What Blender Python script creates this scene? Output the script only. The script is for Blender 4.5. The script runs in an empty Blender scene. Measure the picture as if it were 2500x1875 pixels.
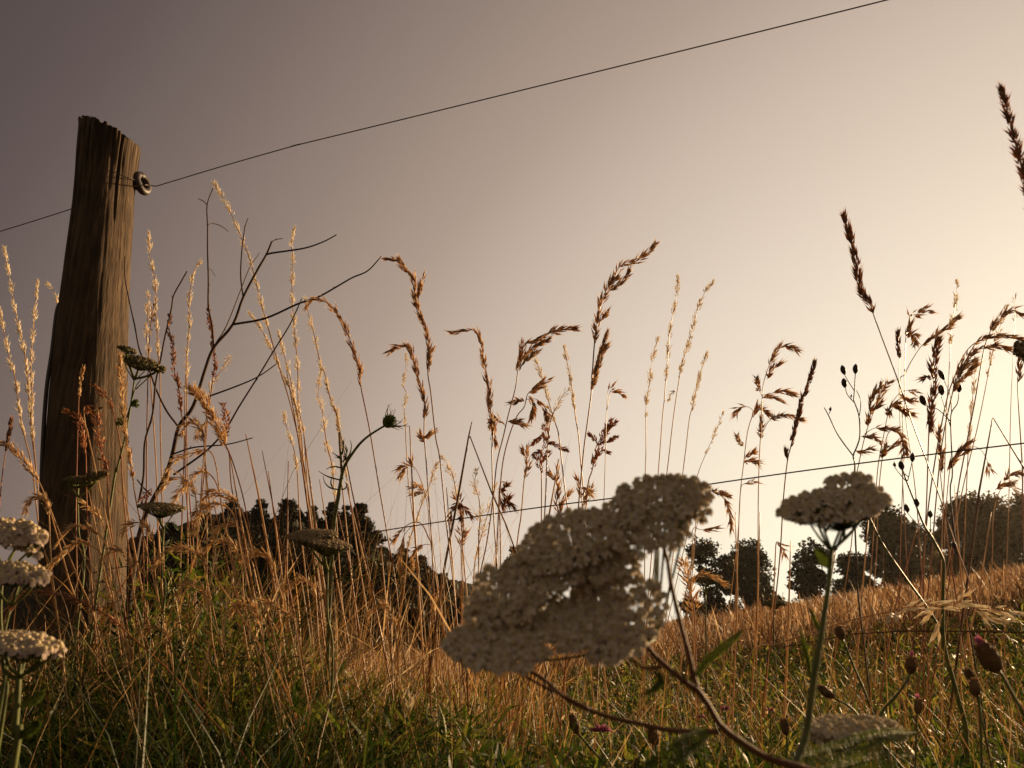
import bpy, math, random
import numpy as np
from mathutils import Vector, noise, Matrix

# ------------------------------------------------------------------ camera, sky, sun, exposure
F = 1944.0                      # focal length in pixels of the 2500 px wide photograph (28 mm on 36 mm)
PITCH = math.radians(17.2)
CAM = Vector((0, 0, 0.34))
scene = bpy.context.scene
C = scene.collection
cam_data = bpy.data.cameras.new('camera')
cam = bpy.data.objects.new('camera', cam_data); C.objects.link(cam)
cam.location = CAM; cam.rotation_euler = (math.pi/2 + PITCH, 0, 0)
cam_data.lens = 28; cam_data.sensor_width = 36; cam_data.clip_start = 0.02; cam_data.clip_end = 6000
cam_data.dof.use_dof = True; cam_data.dof.focus_distance = 1.7; cam_data.dof.aperture_fstop = 14.5
scene.camera = cam
scene.view_settings.view_transform = 'Standard'; scene.view_settings.look = 'None'
scene.view_settings.exposure = 0.75; scene.view_settings.gamma = 1.0

SUN_AZ, SUN_EL = math.radians(51), math.radians(15)
world = bpy.data.worlds.new('World'); scene.world = world; world.use_nodes = True
nt = world.node_tree; nt.nodes.clear()
out = nt.nodes.new('ShaderNodeOutputWorld'); bg = nt.nodes.new('ShaderNodeBackground')
tc = nt.nodes.new('ShaderNodeTexCoord')
dot = nt.nodes.new('ShaderNodeVectorMath'); dot.operation = 'DOT_PRODUCT'
nrm = nt.nodes.new('ShaderNodeVectorMath'); nrm.operation = 'NORMALIZE'
nt.links.new(tc.outputs['Generated'], nrm.inputs[0]); nt.links.new(nrm.outputs[0], dot.inputs[0])
dot.inputs[1].default_value = (0.5888, 0.7854, -0.1911)      # centre of the evening glow, on the horizon side of the sun
ac = nt.nodes.new('ShaderNodeMath'); ac.operation = 'ARCCOSINE'; ac.use_clamp = False
nt.links.new(dot.outputs['Value'], ac.inputs[0])
mr = nt.nodes.new('ShaderNodeMath'); mr.operation = 'DIVIDE'; mr.inputs[1].default_value = math.pi
nt.links.new(ac.outputs[0], mr.inputs[0])
rp = nt.nodes.new('ShaderNodeValToRGB'); rp.color_ramp.interpolation = 'LINEAR'
stops = [(16, 1.1, .985, .77), (24, 1.0, .883, .692), (32, .85, .725, .60), (40, .71, .585, .49), (48, .573, .449, .375),
         (56, .415, .315, .276), (64, .288, .217, .196), (72, .192, .142, .134), (80, .115, .084, .085), (88, .075, .055, .058), (125, .15, .120, .098), (175, .25, .20, .155)]
els = rp.color_ramp.elements
while len(els) < len(stops): els.new(0.5)
for e, s in zip(els, stops): e.position = s[0]/180; k_ = 1.05 if 20 < s[0] < 50 else 1.0; e.color = (s[1]*min(k_, 1.03), s[2]*(1.01*k_), s[3]*(1.03 if s[0] < 50 else .915), 1)
nt.links.new(mr.outputs[0], rp.inputs[0])
sky = nt.nodes.new('ShaderNodeTexSky'); sky.sky_type = 'NISHITA'; sky.sun_disc = False
sky.sun_elevation = SUN_EL; sky.sun_rotation = SUN_AZ; sky.dust_density = 5; sky.air_density = 1.5
mul = nt.nodes.new('ShaderNodeVectorMath'); mul.operation = 'MULTIPLY'; mul.inputs[1].default_value = (.004, .003, .003)
nt.links.new(sky.outputs[0], mul.inputs[0])
add = nt.nodes.new('ShaderNodeVectorMath'); add.operation = 'ADD'
nt.links.new(rp.outputs[0], add.inputs[0]); nt.links.new(mul.outputs[0], add.inputs[1])
nt.links.new(add.outputs[0], bg.inputs['Color']); bg.inputs['Strength'].default_value = 0.595
nt.links.new(bg.outputs[0], out.inputs[0])

sd = bpy.data.lights.new('sun', 'SUN'); sd.energy = 5.0; sd.angle = math.radians(0.6); sd.color = (1.0, .68, .36)
sun = bpy.data.objects.new('sun', sd); C.objects.link(sun)
sun_dir = Vector((math.sin(SUN_AZ)*math.cos(SUN_EL), math.cos(SUN_AZ)*math.cos(SUN_EL), math.sin(SUN_EL)))
sun.rotation_euler = sun_dir.to_track_quat('Z', 'Y').to_euler()

# ------------------------------------------------------------------ helpers
R = random.Random(7)

def at(x, y, Y):
    """world point seen at photo pixel x, y on the vertical plane Y metres in front of the camera"""
    u = (x - 1250)/F; v = (937.5 - y)/F
    d = Vector((u, math.cos(PITCH) - v*math.sin(PITCH), math.sin(PITCH) + v*math.cos(PITCH)))
    return CAM + d*(Y/d.y)

def ground_z(X, Y):
    w = min(1, max(0, (Y - .6)/3.5)); w = w*w*(3 - 2*w)
    side = .15*X if X > 0 else .05*X
    side *= w
    z = -.018*max(Y, 0) + side
    if Y > 26: z -= .035*(Y - 26)
    if Y > 26: z = z*math.exp(-(Y - 26)/90) - 9*(1 - math.exp(-(Y - 26)/90))
    return z + .012*math.sin(X*3.1 + 1)*math.sin(Y*2.3)

class MB:
    def __init__(s): s.v = []; s.f = []
    def tube(s, pts, rad, n=5):
        m = len(pts)
        if m < 2: return
        b = len(s.v); up = Vector((.3, .9, .2)).normalized()
        for i, p in enumerate(pts):
            t = (pts[min(i+1, m-1)] - pts[max(i-1, 0)])
            if t.length < 1e-9: t = Vector((0, 0, 1))
            t.normalize()
            a = t.cross(up)
            if a.length < 1e-3: a = t.cross(Vector((1, 0, 0)))
            a.normalize(); c = t.cross(a)
            r = rad[i] if isinstance(rad, (list, tuple)) else rad
            for k in range(n):
                q = 2*math.pi*k/n
                s.v.append(p + a*(r*math.cos(q)) + c*(r*math.sin(q)))
        for i in range(m-1):
            for k in range(n):
                k2 = (k+1) % n
                s.f.append((b+i*n+k, b+i*n+k2, b+(i+1)*n+k2, b+(i+1)*n+k))
        s.f.append(tuple(b+k for k in range(n))[::-1]); s.f.append(tuple(b+(m-1)*n+k for k in range(n)))
    def spikelet(s, p, d, L, w, awn=0.0):
        d = d.normalized(); a = d.cross(Vector((.13, .97, .21))).normalized(); c = d.cross(a)
        b = len(s.v); s.v.append(p.copy())
        q0 = R.random()*6.28
        for k in range(3):
            q = q0 + k*2.094
            s.v.append(p + d*(L*.38) + a*(w*.5*math.cos(q)) + c*(w*.5*math.sin(q)))
        s.v.append(p + d*L)
        for k in range(3):
            k2 = (k+1) % 3
            s.f.append((b, b+1+k2, b+1+k)); s.f.append((b+1+k, b+1+k2, b+4))
        if awn > 0:
            e = b+5; q = p + d*(L*.9)
            s.v += [q + a*(w*.09), q - a*(w*.09), p + d*(L + awn) + c*(awn*.15)]
            s.f.append((e, e+1, e+2))
    def leaf(s, p, d, up, L, w, curl=.2, n=5, fold=.12):
        d = d.normalized(); a = d.cross(up)
        if a.length < 1e-4: a = d.cross(Vector((1, 0, 0)))
        a.normalize(); u = a.cross(d).normalized(); b = len(s.v)
        for i in range(n+1):
            t = i/n; ww = w*.5*(math.sin(math.pi*min(1, .12 + .88*t)))**.7 if i < n else w*.02
            if i == 0: ww = w*.12
            c = p + d*(L*t) - u*(curl*L*t*t)
            s.v += [c - a*ww + u*(fold*ww), c.copy(), c + a*ww + u*(fold*ww)]
        for i in range(n):
            for k in (0, 1):
                s.f.append((b+3*i+k, b+3*i+k+1, b+3*i+k+4, b+3*i+k+3))
    def build(s, name, mat, parent=None, smooth=True, label=None):
        me = bpy.data.meshes.new(name)
        off = parent_world(parent) if parent else Vector((0, 0, 0))
        me.from_pydata([tuple(v - off) for v in s.v], [], s.f)
        me.materials.append(mat)
        if smooth: me.shade_smooth()
        o = bpy.data.objects.new(name, me); C.objects.link(o)
        if parent: o.parent = parent
        if label: o['label'] = label
        return o

def parent_world(o):
    p = Vector((0, 0, 0))
    while o: p = p + Vector(o.location); o = o.parent
    return p

def thing(name, label, cat, loc, group=None):
    o = bpy.data.objects.new(name, None); C.objects.link(o); o.location = loc
    o.empty_display_size = .05
    o['label'] = label; o['category'] = cat
    if group: o['group'] = group
    return o

def tag(o, label=None, cat=None, group=None, kind=None):
    if label: o['label'] = label
    if cat: o['category'] = cat
    if group: o['group'] = group
    if kind: o['kind'] = kind
    return o

def spline(P, n=6):
    if len(P) < 3:
        return [P[0].lerp(P[-1], i/n) for i in range(n+1)]
    Q = [P[0]*2 - P[1]] + list(P) + [P[-1]*2 - P[-2]]; o = []
    for i in range(1, len(Q)-2):
        a, b, c, d = Q[i-1], Q[i], Q[i+1], Q[i+2]
        for k in range(n):
            t = k/n
            o.append(.5*((2*b) + (c-a)*t + (2*a - 5*b + 4*c - d)*t*t + (3*b - a - 3*c + d)*t*t*t))
    o.append(P[-1].copy()); return o

def np_mesh(name, V, Fq, mat, rnd=None, smooth=True):
    """V (n,3); Fq (m,4) quads; rnd per vertex"""
    me = bpy.data.meshes.new(name)
    me.vertices.add(len(V)); me.vertices.foreach_set('co', V.astype(np.float32).ravel())
    k = Fq.shape[1]
    me.loops.add(Fq.size); me.loops.foreach_set('vertex_index', Fq.astype(np.int32).ravel())
    me.polygons.add(len(Fq)); me.polygons.foreach_set('loop_start', np.arange(0, Fq.size, k, dtype=np.int32))
    me.update(calc_edges=True)
    if rnd is not None:
        at_ = me.attributes.new('rnd', 'FLOAT', 'POINT'); at_.data.foreach_set('value', rnd.astype(np.float32))
    me.materials.append(mat)
    if smooth: me.shade_smooth()
    o = bpy.data.objects.new(name, me); C.objects.link(o)
    return o

# ------------------------------------------------------------------ materials
def ramp(nt, pairs):
    r = nt.nodes.new('ShaderNodeValToRGB'); e = r.color_ramp.elements
    while len(e) < len(pairs): e.new(.5)
    for el, (p, c) in zip(e, pairs): el.position = p; el.color = (c[0], c[1], c[2], 1)
    return r

def plant_mat(name, pairs, trans=.35, scale=60, rough=.55, attr=False, spec=.3):
    m = bpy.data.materials.new(name); m.use_nodes = True; nt = m.node_tree; nt.nodes.clear()
    o = nt.nodes.new('ShaderNodeOutputMaterial'); mix = nt.nodes.new('ShaderNodeMixShader')
    p = nt.nodes.new('ShaderNodeBsdfPrincipled'); t = nt.nodes.new('ShaderNodeBsdfTranslucent')
    r = ramp(nt, pairs)
    tc = nt.nodes.new('ShaderNodeTexCoord'); nz = nt.nodes.new('ShaderNodeTexNoise')
    nz.inputs['Scale'].default_value = scale; nz.inputs['Detail'].default_value = 3
    nt.links.new(tc.outputs['Object'], nz.inputs['Vector'])
    if attr:
        a = nt.nodes.new('ShaderNodeAttribute'); a.attribute_name = 'rnd'
        ma = nt.nodes.new('ShaderNodeMath'); ma.operation = 'MULTIPLY_ADD'
        ma.inputs[1].default_value = .35; nt.links.new(nz.outputs['Fac'], ma.inputs[0])
        sb = nt.nodes.new('ShaderNodeMath'); sb.operation = 'SUBTRACT'; sb.inputs[1].default_value = .175
        nt.links.new(a.outputs['Fac'], sb.inputs[0]); nt.links.new(sb.outputs[0], ma.inputs[2])
        nt.links.new(ma.outputs[0], r.inputs[0])
    else:
        mp = nt.nodes.new('ShaderNodeMapRange'); mp.inputs[1].default_value = .3; mp.inputs[2].default_value = .7
        nt.links.new(nz.outputs['Fac'], mp.inputs[0]); nt.links.new(mp.outputs[0], r.inputs[0])
    nt.links.new(r.outputs[0], p.inputs['Base Color']); nt.links.new(r.outputs[0], t.inputs['Color'])
    p.inputs['Roughness'].default_value = rough; p.inputs['Specular IOR Level'].default_value = spec
    mix.inputs[0].default_value = trans
    nt.links.new(p.outputs[0], mix.inputs[1]); nt.links.new(t.outputs[0], mix.inputs[2]); nt.links.new(mix.outputs[0], o.inputs[0])
    return m

M = {}
M['pale'] = plant_mat('pale_straw', [(0, (.88, .76, .56)), (1, (.97, .92, .80))], .5, 90)
M['gold'] = plant_mat('golden_straw', [(0, (.50, .31, .14)), (.5, (.76, .56, .32)), (1, (.92, .79, .54))], .55, 120)
M['brown'] = plant_mat('brown_seed', [(0, (.36, .205, .105)), (.5, (.66, .45, .26)), (1, (.90, .76, .52))], .58, 130)
M['red'] = plant_mat('russet_seed', [(0, (.30, .12, .06)), (.5, (.54, .27, .13)), (1, (.74, .48, .27))], .5, 130)
M['dark'] = plant_mat('dark_seed', [(0, (.26, .12, .07)), (1, (.62, .38, .22))], .6, 130)
M['stem_straw'] = plant_mat('straw_stem', [(0, (.46, .24, .09)), (1, (.78, .54, .28))], .3, 25, .4)
M['stem_red'] = plant_mat('russet_stem', [(0, (.30, .09, .03)), (1, (.5, .22, .08))], .15, 25, .4)
M['stem_green'] = plant_mat('green_stem', [(0, (.08, .10, .02)), (1, (.16, .17, .04))], .15, 60, .5)
M['stem_yarrow'] = plant_mat('yarrow_stem', [(0, (.10, .035, .022)), (.6, (.17, .075, .035)), (1, (.16, .13, .04))], .05, 22, .6)
M['leaf'] = plant_mat('green_leaf', [(0, (.06, .09, .012)), (1, (.15, .19, .03))], .45, 50, .5)
M['petal'] = plant_mat('white_petal', [(0, (.60, .48, .36)), (1, (.86, .76, .63))], .3, 300, .7, spec=.1)
M['petal_pink'] = plant_mat('pink_white_petal', [(0, (.50, .37, .30)), (1, (.72, .58, .48))], .3, 300, .7, spec=.1)
M['disc'] = plant_mat('yellow_disc', [(0, (.56, .43, .22)), (1, (.86, .74, .50))], .35, 300, .8, spec=.1)
M['pink'] = plant_mat('pink_floret', [(0, (.42, .08, .16)), (1, (.62, .22, .34))], .4, 200, .6)
M['bract'] = plant_mat('brown_bract', [(0, (.14, .075, .032)), (.5, (.26, .15, .07)), (1, (.40, .26, .13))], .3, 160, .6)
M['pod'] = plant_mat('dark_pod', [(0, (.03, .02, .02)), (1, (.07, .045, .035))], .05, 100, .5)
M['umbel_green'] = plant_mat('greenish_umbel', [(0, (.07, .06, .02)), (1, (.22, .17, .06))], .3, 200, .7)
M['umbel_dry'] = plant_mat('dull_umbel', [(0, (.20, .14, .07)), (1, (.48, .36, .22))], .3, 260, .7)
M['twig'] = plant_mat('dead_twig', [(0, (.035, .018, .014)), (1, (.10, .055, .04))], .0, 40, .7)
M['meadow'] = plant_mat('meadow_blades', [(0, (.010, .024, .003)), (.3, (.032, .055, .006)), (.5, (.095, .11, .016)), (.62, (.11, .05, .014)), (.8, (.26, .125, .038)), (.93, (.52, .30, .11)), (1, (.75, .54, .30))], .4, 8, .5, True)
M['field'] = plant_mat('field_straw', [(0, (.085, .042, .018)), (.4, (.22, .115, .052)), (.8, (.40, .235, .115)), (1, (.72, .52, .30))], .4, 1.5, .6, True)
M['herb'] = plant_mat('herb_leaves', [(0, (.012, .028, .003)), (.5, (.045, .075, .008)), (.8, (.15, .18, .02)), (1, (.30, .24, .04))], .5, 10, .5, True)
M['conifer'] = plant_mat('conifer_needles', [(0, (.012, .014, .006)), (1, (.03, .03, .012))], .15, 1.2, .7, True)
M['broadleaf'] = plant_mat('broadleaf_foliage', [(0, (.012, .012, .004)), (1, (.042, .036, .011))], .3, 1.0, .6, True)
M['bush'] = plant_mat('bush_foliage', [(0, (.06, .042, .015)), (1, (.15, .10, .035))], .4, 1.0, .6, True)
M['bark'] = plant_mat('bark', [(0, (.03, .02, .014)), (1, (.09, .06, .04))], 0, 6, .9)
M['straw_blade'] = plant_mat('flat_straw_blade', [(0, (.14, .07, .03)), (1, (.28, .15, .07))], .3, 40, .5)

def soil_mat(name, a, b, sc):
    m = bpy.data.materials.new(name); m.use_nodes = True; nt = m.node_tree
    p = nt.nodes['Principled BSDF']; p.inputs['Roughness'].default_value = .95; p.inputs['Specular IOR Level'].default_value = .1
    tc = nt.nodes.new('ShaderNodeTexCoord'); nz = nt.nodes.new('ShaderNodeTexNoise'); nz.inputs['Scale'].default_value = sc; nz.inputs['Detail'].default_value = 8
    nt.links.new(tc.outputs['Object'], nz.inputs['Vector']); r = ramp(nt, [(.35, a), (.65, b)])
    nt.links.new(nz.outputs['Fac'], r.inputs[0]); nt.links.new(r.outputs[0], p.inputs['Base Color'])
    bm_ = nt.nodes.new('ShaderNodeBump'); bm_.inputs['Strength'].default_value = .6; bm_.inputs['Distance'].default_value = .02
    nt.links.new(nz.outputs['Fac'], bm_.inputs['Height']); nt.links.new(bm_.outputs[0], p.inputs['Normal'])
    return m
M['soil'] = soil_mat('soil_and_thatch', (.02, .013, .007), (.07, .045, .02), 14)
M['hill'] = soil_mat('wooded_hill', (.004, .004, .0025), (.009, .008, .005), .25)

def wood_mat():
    m = bpy.data.materials.new('weathered_wood'); m.use_nodes = True; nt = m.node_tree
    p = nt.nodes['Principled BSDF']; p.inputs['Roughness'].default_value = .85; p.inputs['Specular IOR Level'].default_value = .2
    tc = nt.nodes.new('ShaderNodeTexCoord'); mp = nt.nodes.new('ShaderNodeMapping'); mp.inputs['Scale'].default_value = (1, 1, .07)
    nt.links.new(tc.outputs['Object'], mp.inputs[0])
    n1 = nt.nodes.new('ShaderNodeTexNoise'); n1.inputs['Scale'].default_value = 70; n1.inputs['Detail'].default_value = 8; n1.inputs['Roughness'].default_value = .7
    nt.links.new(mp.outputs[0], n1.inputs[0])
    n2 = nt.nodes.new('ShaderNodeTexNoise'); n2.inputs['Scale'].default_value = 260; n2.inputs['Detail'].default_value = 4
    nt.links.new(mp.outputs[0], n2.inputs[0])
    n3 = nt.nodes.new('ShaderNodeTexNoise'); n3.inputs['Scale'].default_value = 9; n3.inputs['Detail'].default_value = 3
    nt.links.new(tc.outputs['Object'], n3.inputs[0])
    ad = nt.nodes.new('ShaderNodeMath'); ad.operation = 'MULTIPLY_ADD'; ad.inputs[1].default_value = .45
    nt.links.new(n2.outputs[0], ad.inputs[0]); nt.links.new(n1.outputs[0], ad.inputs[2])
    r = ramp(nt, [(.45, (.034, .023, .014)), (.66, (.082, .055, .034)), (.82, (.14, .092, .055)), (.98, (.24, .165, .10))])
    nt.links.new(ad.outputs[0], r.inputs[0])
    mx = nt.nodes.new('ShaderNodeMix'); mx.data_type = 'RGBA'; mx.blend_type = 'MULTIPLY'; mx.inputs[0].default_value = .7
    r2 = ramp(nt, [(.35, (.45, .42, .35)), (.65, (1, 1, 1))]); nt.links.new(n3.outputs[0], r2.inputs[0])
    nt.links.new(r.outputs[0], mx.inputs[6]); nt.links.new(r2.outputs[0], mx.inputs[7]); nt.links.new(mx.outputs[2], p.inputs['Base Color'])
    b = nt.nodes.new('ShaderNodeBump'); b.inputs['Strength'].default_value = .9; b.inputs['Distance'].default_value = .004
    nt.links.new(ad.outputs[0], b.inputs['Height']); nt.links.new(b.outputs[0], p.inputs['Normal'])
    return m
M['wood'] = wood_mat()

def simple(name, col, rough=.5, metal=0.0, spec=.5):
    m = bpy.data.materials.new(name); m.use_nodes = True; nt = m.node_tree; p = nt.nodes['Principled BSDF']
    nz = nt.nodes.new('ShaderNodeTexNoise'); nz.inputs['Scale'].default_value = 120; nz.inputs['Detail'].default_value = 4
    tc = nt.nodes.new('ShaderNodeTexCoord'); nt.links.new(tc.outputs['Object'], nz.inputs[0])
    r = ramp(nt, [(.3, tuple(c*.7 for c in col)), (.7, tuple(min(1, c*1.25) for c in col))])
    nt.links.new(nz.outputs[0], r.inputs[0]); nt.links.new(r.outputs[0], p.inputs['Base Color'])
    p.inputs['Roughness'].default_value = rough; p.inputs['Metallic'].default_value = metal; p.inputs['Specular IOR Level'].default_value = spec
    return m
M['wire'] = simple('rusty_wire', (.10, .075, .06), .5, .6)
M['plastic'] = simple('black_insulator', (.05, .033, .028), .5)
M['screw'] = simple('rusty_screw', (.12, .07, .04), .6, .7)

# ------------------------------------------------------------------ ground
def grid(name, xs, ys, zf, mat):
    X, Y = np.meshgrid(xs, ys); Z = np.vectorize(zf)(X, Y)
    V = np.stack([X.ravel(), Y.ravel(), Z.ravel()], 1); nx, ny = len(xs), len(ys)
    i = np.arange(nx-1)[None, :] + (np.arange(ny-1)*nx)[:, None]; i = i.ravel()
    return np_mesh(name, V, np.stack([i, i+1, i+nx+1, i+nx], 1), mat)
def stretch(lo, hi, n, pw=3):
    t = np.linspace(-1, 1, n); s = np.sign(t)*np.abs(t)**pw
    return np.where(s < 0, -s*lo, s*hi)
g = grid('ground', stretch(-2500, 2500, 161, 4), np.concatenate([np.linspace(-40, -1, 14), stretch(-1, 3500, 221, 4)[110:]]), ground_z, M['soil'])
tag(g, kind='structure')

# far wooded hill behind the left trees: a ridge with a canopy surface
def hill_z(X, Y):
    a = max(0, 1 - abs(X + 80)/135.0); b = max(0, 1 - abs(Y - 235)/75.0)
    h = -14 + 48*(a**.85)*(b*b*(3 - 2*b))
    return h + 1.5*noise.noise(Vector((X*.33, Y*.33, 0))) + .8*noise.noise(Vector((X*.9, Y*.9, 3)))
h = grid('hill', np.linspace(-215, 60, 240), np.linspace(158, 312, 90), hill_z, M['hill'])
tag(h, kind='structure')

# ------------------------------------------------------------------ trees
def leafcloud(Cn, size, rng, elong=1.5):
    n = len(Cn); a = rng.normal(size=(n, 3)); a /= np.linalg.norm(a, axis=1)[:, None]
    b = rng.normal(size=(n, 3)); b -= (a*b).sum(1)[:, None]*a; b /= np.linalg.norm(b, axis=1)[:, None]
    a = a*(size*elong*.5)[:, None]; b = b*(size*.5)[:, None]
    V = np.stack([Cn - a, Cn + b*.9, Cn + a, Cn - b*.9], 1).reshape(-1, 3)
    Fq = np.arange(4*n).reshape(n, 4)
    return V, Fq

def conifer(px, top_y, Y, width, label, seed, lean=0.0):
    rng = np.random.default_rng(seed); tip = at(px, top_y, Y); gz = ground_z(tip.x, Y) - .3
    Hh = tip.z - gz; root = thing('conifer', label, 'tree', (tip.x, Y, gz), 'dark conifers behind the field')
    tr = MB(); tr.tube([Vector((tip.x + lean*k*Hh/6*.1, Y, gz + Hh*k/6*.97)) for k in range(7)], [.16*Hh/7*(1 - k/6.3) + .01 for k in range(7)], 7)
    cen = []; sz = []
    z = .04
    while z < .985:
        r = width*2.3*((1 - z)**.93)*(.62 + .55*rng.random()); nb = int(7 + 9*(1 - z))
        for k in range(nb):
            q = rng.random()*6.283; rr = r*(.55 + .6*rng.random()); pz = gz + Hh*z
            e = Vector((math.cos(q)*rr, math.sin(q)*rr, rr*(.18 - .45*(1 - z))))
            tr.tube([Vector((tip.x, Y, pz)), Vector((tip.x, Y, pz)) + e*.95], [.02, .006], 3)
            m = int(16 + 70*rr)
            t = rng.random(m)**.6
            c = np.array([tip.x, Y, pz])[None] + t[:, None]*np.array(e)[None] + rng.normal(size=(m, 3))*np.array([.10, .10, .06])*(.6 + .7*(1-t))[:, None]*(1 if z < .9 else .5)
            c[:, 2] += .10*t*t*rr
            cen.append(c); sz.append(.05 + .08*rng.random(m))
        z += .016 + .022*rng.random()
    cen = np.concatenate(cen); sz = np.concatenate(sz)
    V, Fq = leafcloud(cen, sz, rng, 2.2)
    V -= np.array([tip.x, Y, gz])
    tr.build('trunk', M['bark'], root)
    o = np_mesh('crown', V, Fq, M['conifer'], np.repeat(rng.random(len(Fq)), 4), False); o.parent = root

def broadleaf(name, px, top_y, Y, wpx, label, seed, mat='broadleaf', blobs=14, n=11000, leaf=.095, squash=1.0, group='broadleaf trees beyond the field crest', below=0.5):
    rng = np.random.default_rng(seed); tip = at(px, top_y, Y); gz = ground_z(tip.x, Y) - below
    Hh = tip.z - gz; W = wpx*Y/F*.5
    root = thing(name, label, 'tree' if 'bush' not in name else 'bush', (tip.x, Y, gz), group)
    base = np.array([tip.x, Y, gz]); n = int(n*1.7); tr = MB(); B = []
    for k in range(blobs):
        q = rng.random()*6.283; zz = .02 + .90*rng.random()**.9
        rr = W*.72*math.sqrt(rng.random())*math.sqrt(max(.10, 1 - (max(0, zz - .28)/.72)**2))*1.18
        c = np.array([math.cos(q)*rr, math.sin(q)*rr, Hh*zz]); rad = W*(.17 + .17*rng.random())
        c[2] = min(c[2], Hh - rad*.9)*(1 - .16*(rr/W)**2)
        B.append((c, rad))
    B.append((np.array([0, 0, Hh - W*.3]), W*.32))
    top = Vector((0, 0, Hh*.45)) + Vector(base)
    tr.tube(spline([Vector(base), Vector(base) + Vector((.05*W, 0, Hh*.2)), top], 5), [.07*W + .05 - i*.004*W for i in range(11)], 8)
    cen = []
    for c, rad in B:
        cc = Vector(c + base); mid = (top + cc)/2 + Vector((0, 0, -.08*Hh))
        tr.tube(spline([Vector(base) + Vector((0, 0, Hh*.18)), mid, cc], 4), [.035*W*(1 - i/9.5) + .008 for i in range(9)], 5)
        m = n//len(B); d = rng.normal(size=(m, 3)); d /= np.linalg.norm(d, axis=1)[:, None]
        d *= (rad*(.35 + .75*rng.random(m)**.6))[:, None]
        # sub clumps give an uneven edge
        cl = rng.normal(size=(26, 3)); cl /= np.linalg.norm(cl, axis=1)[:, None]; cl *= rad*(.7 + .75*rng.random(26))[:, None]
        pick = rng.integers(0, 26, m); use = rng.random(m) < .72
        d[use] = cl[pick[use]] + rng.normal(size=(use.sum(), 3))*rad*.19
        d[:, 2] *= .85*squash
        cen.append(c[None] + d)
    cen = np.concatenate(cen); V, Fq = leafcloud(cen, leaf*(.6 + .8*rng.random(len(cen))), rng, 1.4)
    tr.build('trunk', M['bark'], root)
    o = np_mesh('crown', V, Fq, M[mat], np.repeat(rng.random(len(Fq)), 4), False); o.parent = root

CON = [(330, 1300, 33, 1.7, 'dark conifer just right of the fence post, farthest left of the row'),
       (420, 1268, 31, 1.8, 'dark conifer behind the lower end of the dead twig'),
       (500, 1245, 30, 1.7, 'dark conifer with a blunt top left of the twin-topped conifers'),
       (572, 1206, 32, 1.5, 'conifer with the ragged top left of a pointed neighbour in the dark row'),
       (640, 1204, 31, 1.3, 'conifer with a bushy double-looking top mid row'),
       (708, 1206, 29, 1.5, 'broad rounded conifer nearest the middle of the dark row'),
       (765, 1226, 32, 1.2, 'small pointed conifer between two bushier ones'),
       (812, 1222, 29, 1.2, 'dark conifer behind the curved wild carrot stem'),
       (845, 1232, 30, 1.1, 'narrow conifer just right of the wild carrot stem'),
       (880, 1222, 28, 1.6, 'spiky conifer with the sharpest tip, right end of the tall ones'),
       (938, 1330, 30, 1.2, 'shorter conifer stepping down behind the wire'),
       (985, 1340, 27, 1.2, 'low conifer behind the hanging pale grass heads'),
       (1030, 1352, 28, 1.2, 'second lowest conifer of the row, next to the hill ridge'),
       (1082, 1400, 28, 1.0, 'lowest conifer at the right end of the row before the hill ridge')]
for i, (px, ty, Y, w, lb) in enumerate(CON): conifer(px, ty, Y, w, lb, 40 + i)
LOW = [(510, 1290, 27, 330, 'dark bush filling the foot of the conifer row at the left'),
       (720, 1285, 26, 330, 'dark bush at the foot of the middle conifers'),
       (930, 1365, 25, 260, 'dark bush under the conifers at the right end of the row'),
       (1075, 1470, 27, 180, 'small dark bush below the hill ridge'),
       (270, 1390, 28, 300, 'dark bush seen behind the fence post foot'),
       (600, 1262, 31, 230, 'dark rounded crown standing among the taller conifers at the left'),
       (775, 1268, 30, 220, 'dark rounded crown under the wild carrot stem'),
       (868, 1300, 29, 190, 'dark rounded crown between the wild carrot and the hanging grass heads'),
       (990, 1368, 28, 170, 'dark rounded crown low behind the folded straw')]
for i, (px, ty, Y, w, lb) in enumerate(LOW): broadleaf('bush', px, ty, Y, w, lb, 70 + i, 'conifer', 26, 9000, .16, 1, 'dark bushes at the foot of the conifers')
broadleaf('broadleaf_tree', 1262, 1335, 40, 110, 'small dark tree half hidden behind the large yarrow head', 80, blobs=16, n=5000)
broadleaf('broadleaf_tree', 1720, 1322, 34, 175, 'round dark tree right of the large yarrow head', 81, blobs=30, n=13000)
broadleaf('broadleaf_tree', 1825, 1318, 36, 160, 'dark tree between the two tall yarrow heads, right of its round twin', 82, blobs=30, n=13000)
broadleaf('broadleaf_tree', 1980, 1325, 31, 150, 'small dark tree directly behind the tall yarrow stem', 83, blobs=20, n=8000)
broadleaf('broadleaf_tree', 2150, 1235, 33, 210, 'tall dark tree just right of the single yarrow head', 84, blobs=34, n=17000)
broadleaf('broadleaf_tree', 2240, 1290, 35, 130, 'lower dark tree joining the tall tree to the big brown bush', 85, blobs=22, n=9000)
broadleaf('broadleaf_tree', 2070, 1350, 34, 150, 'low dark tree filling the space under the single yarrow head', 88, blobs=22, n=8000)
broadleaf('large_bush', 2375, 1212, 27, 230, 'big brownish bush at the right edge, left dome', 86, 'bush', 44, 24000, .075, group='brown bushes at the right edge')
broadleaf('large_bush', 2520, 1205, 28, 260, 'big brownish bush cut by the right edge of the photo', 87, 'bush', 44, 22000, .075, group='brown bushes at the right edge')

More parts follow.
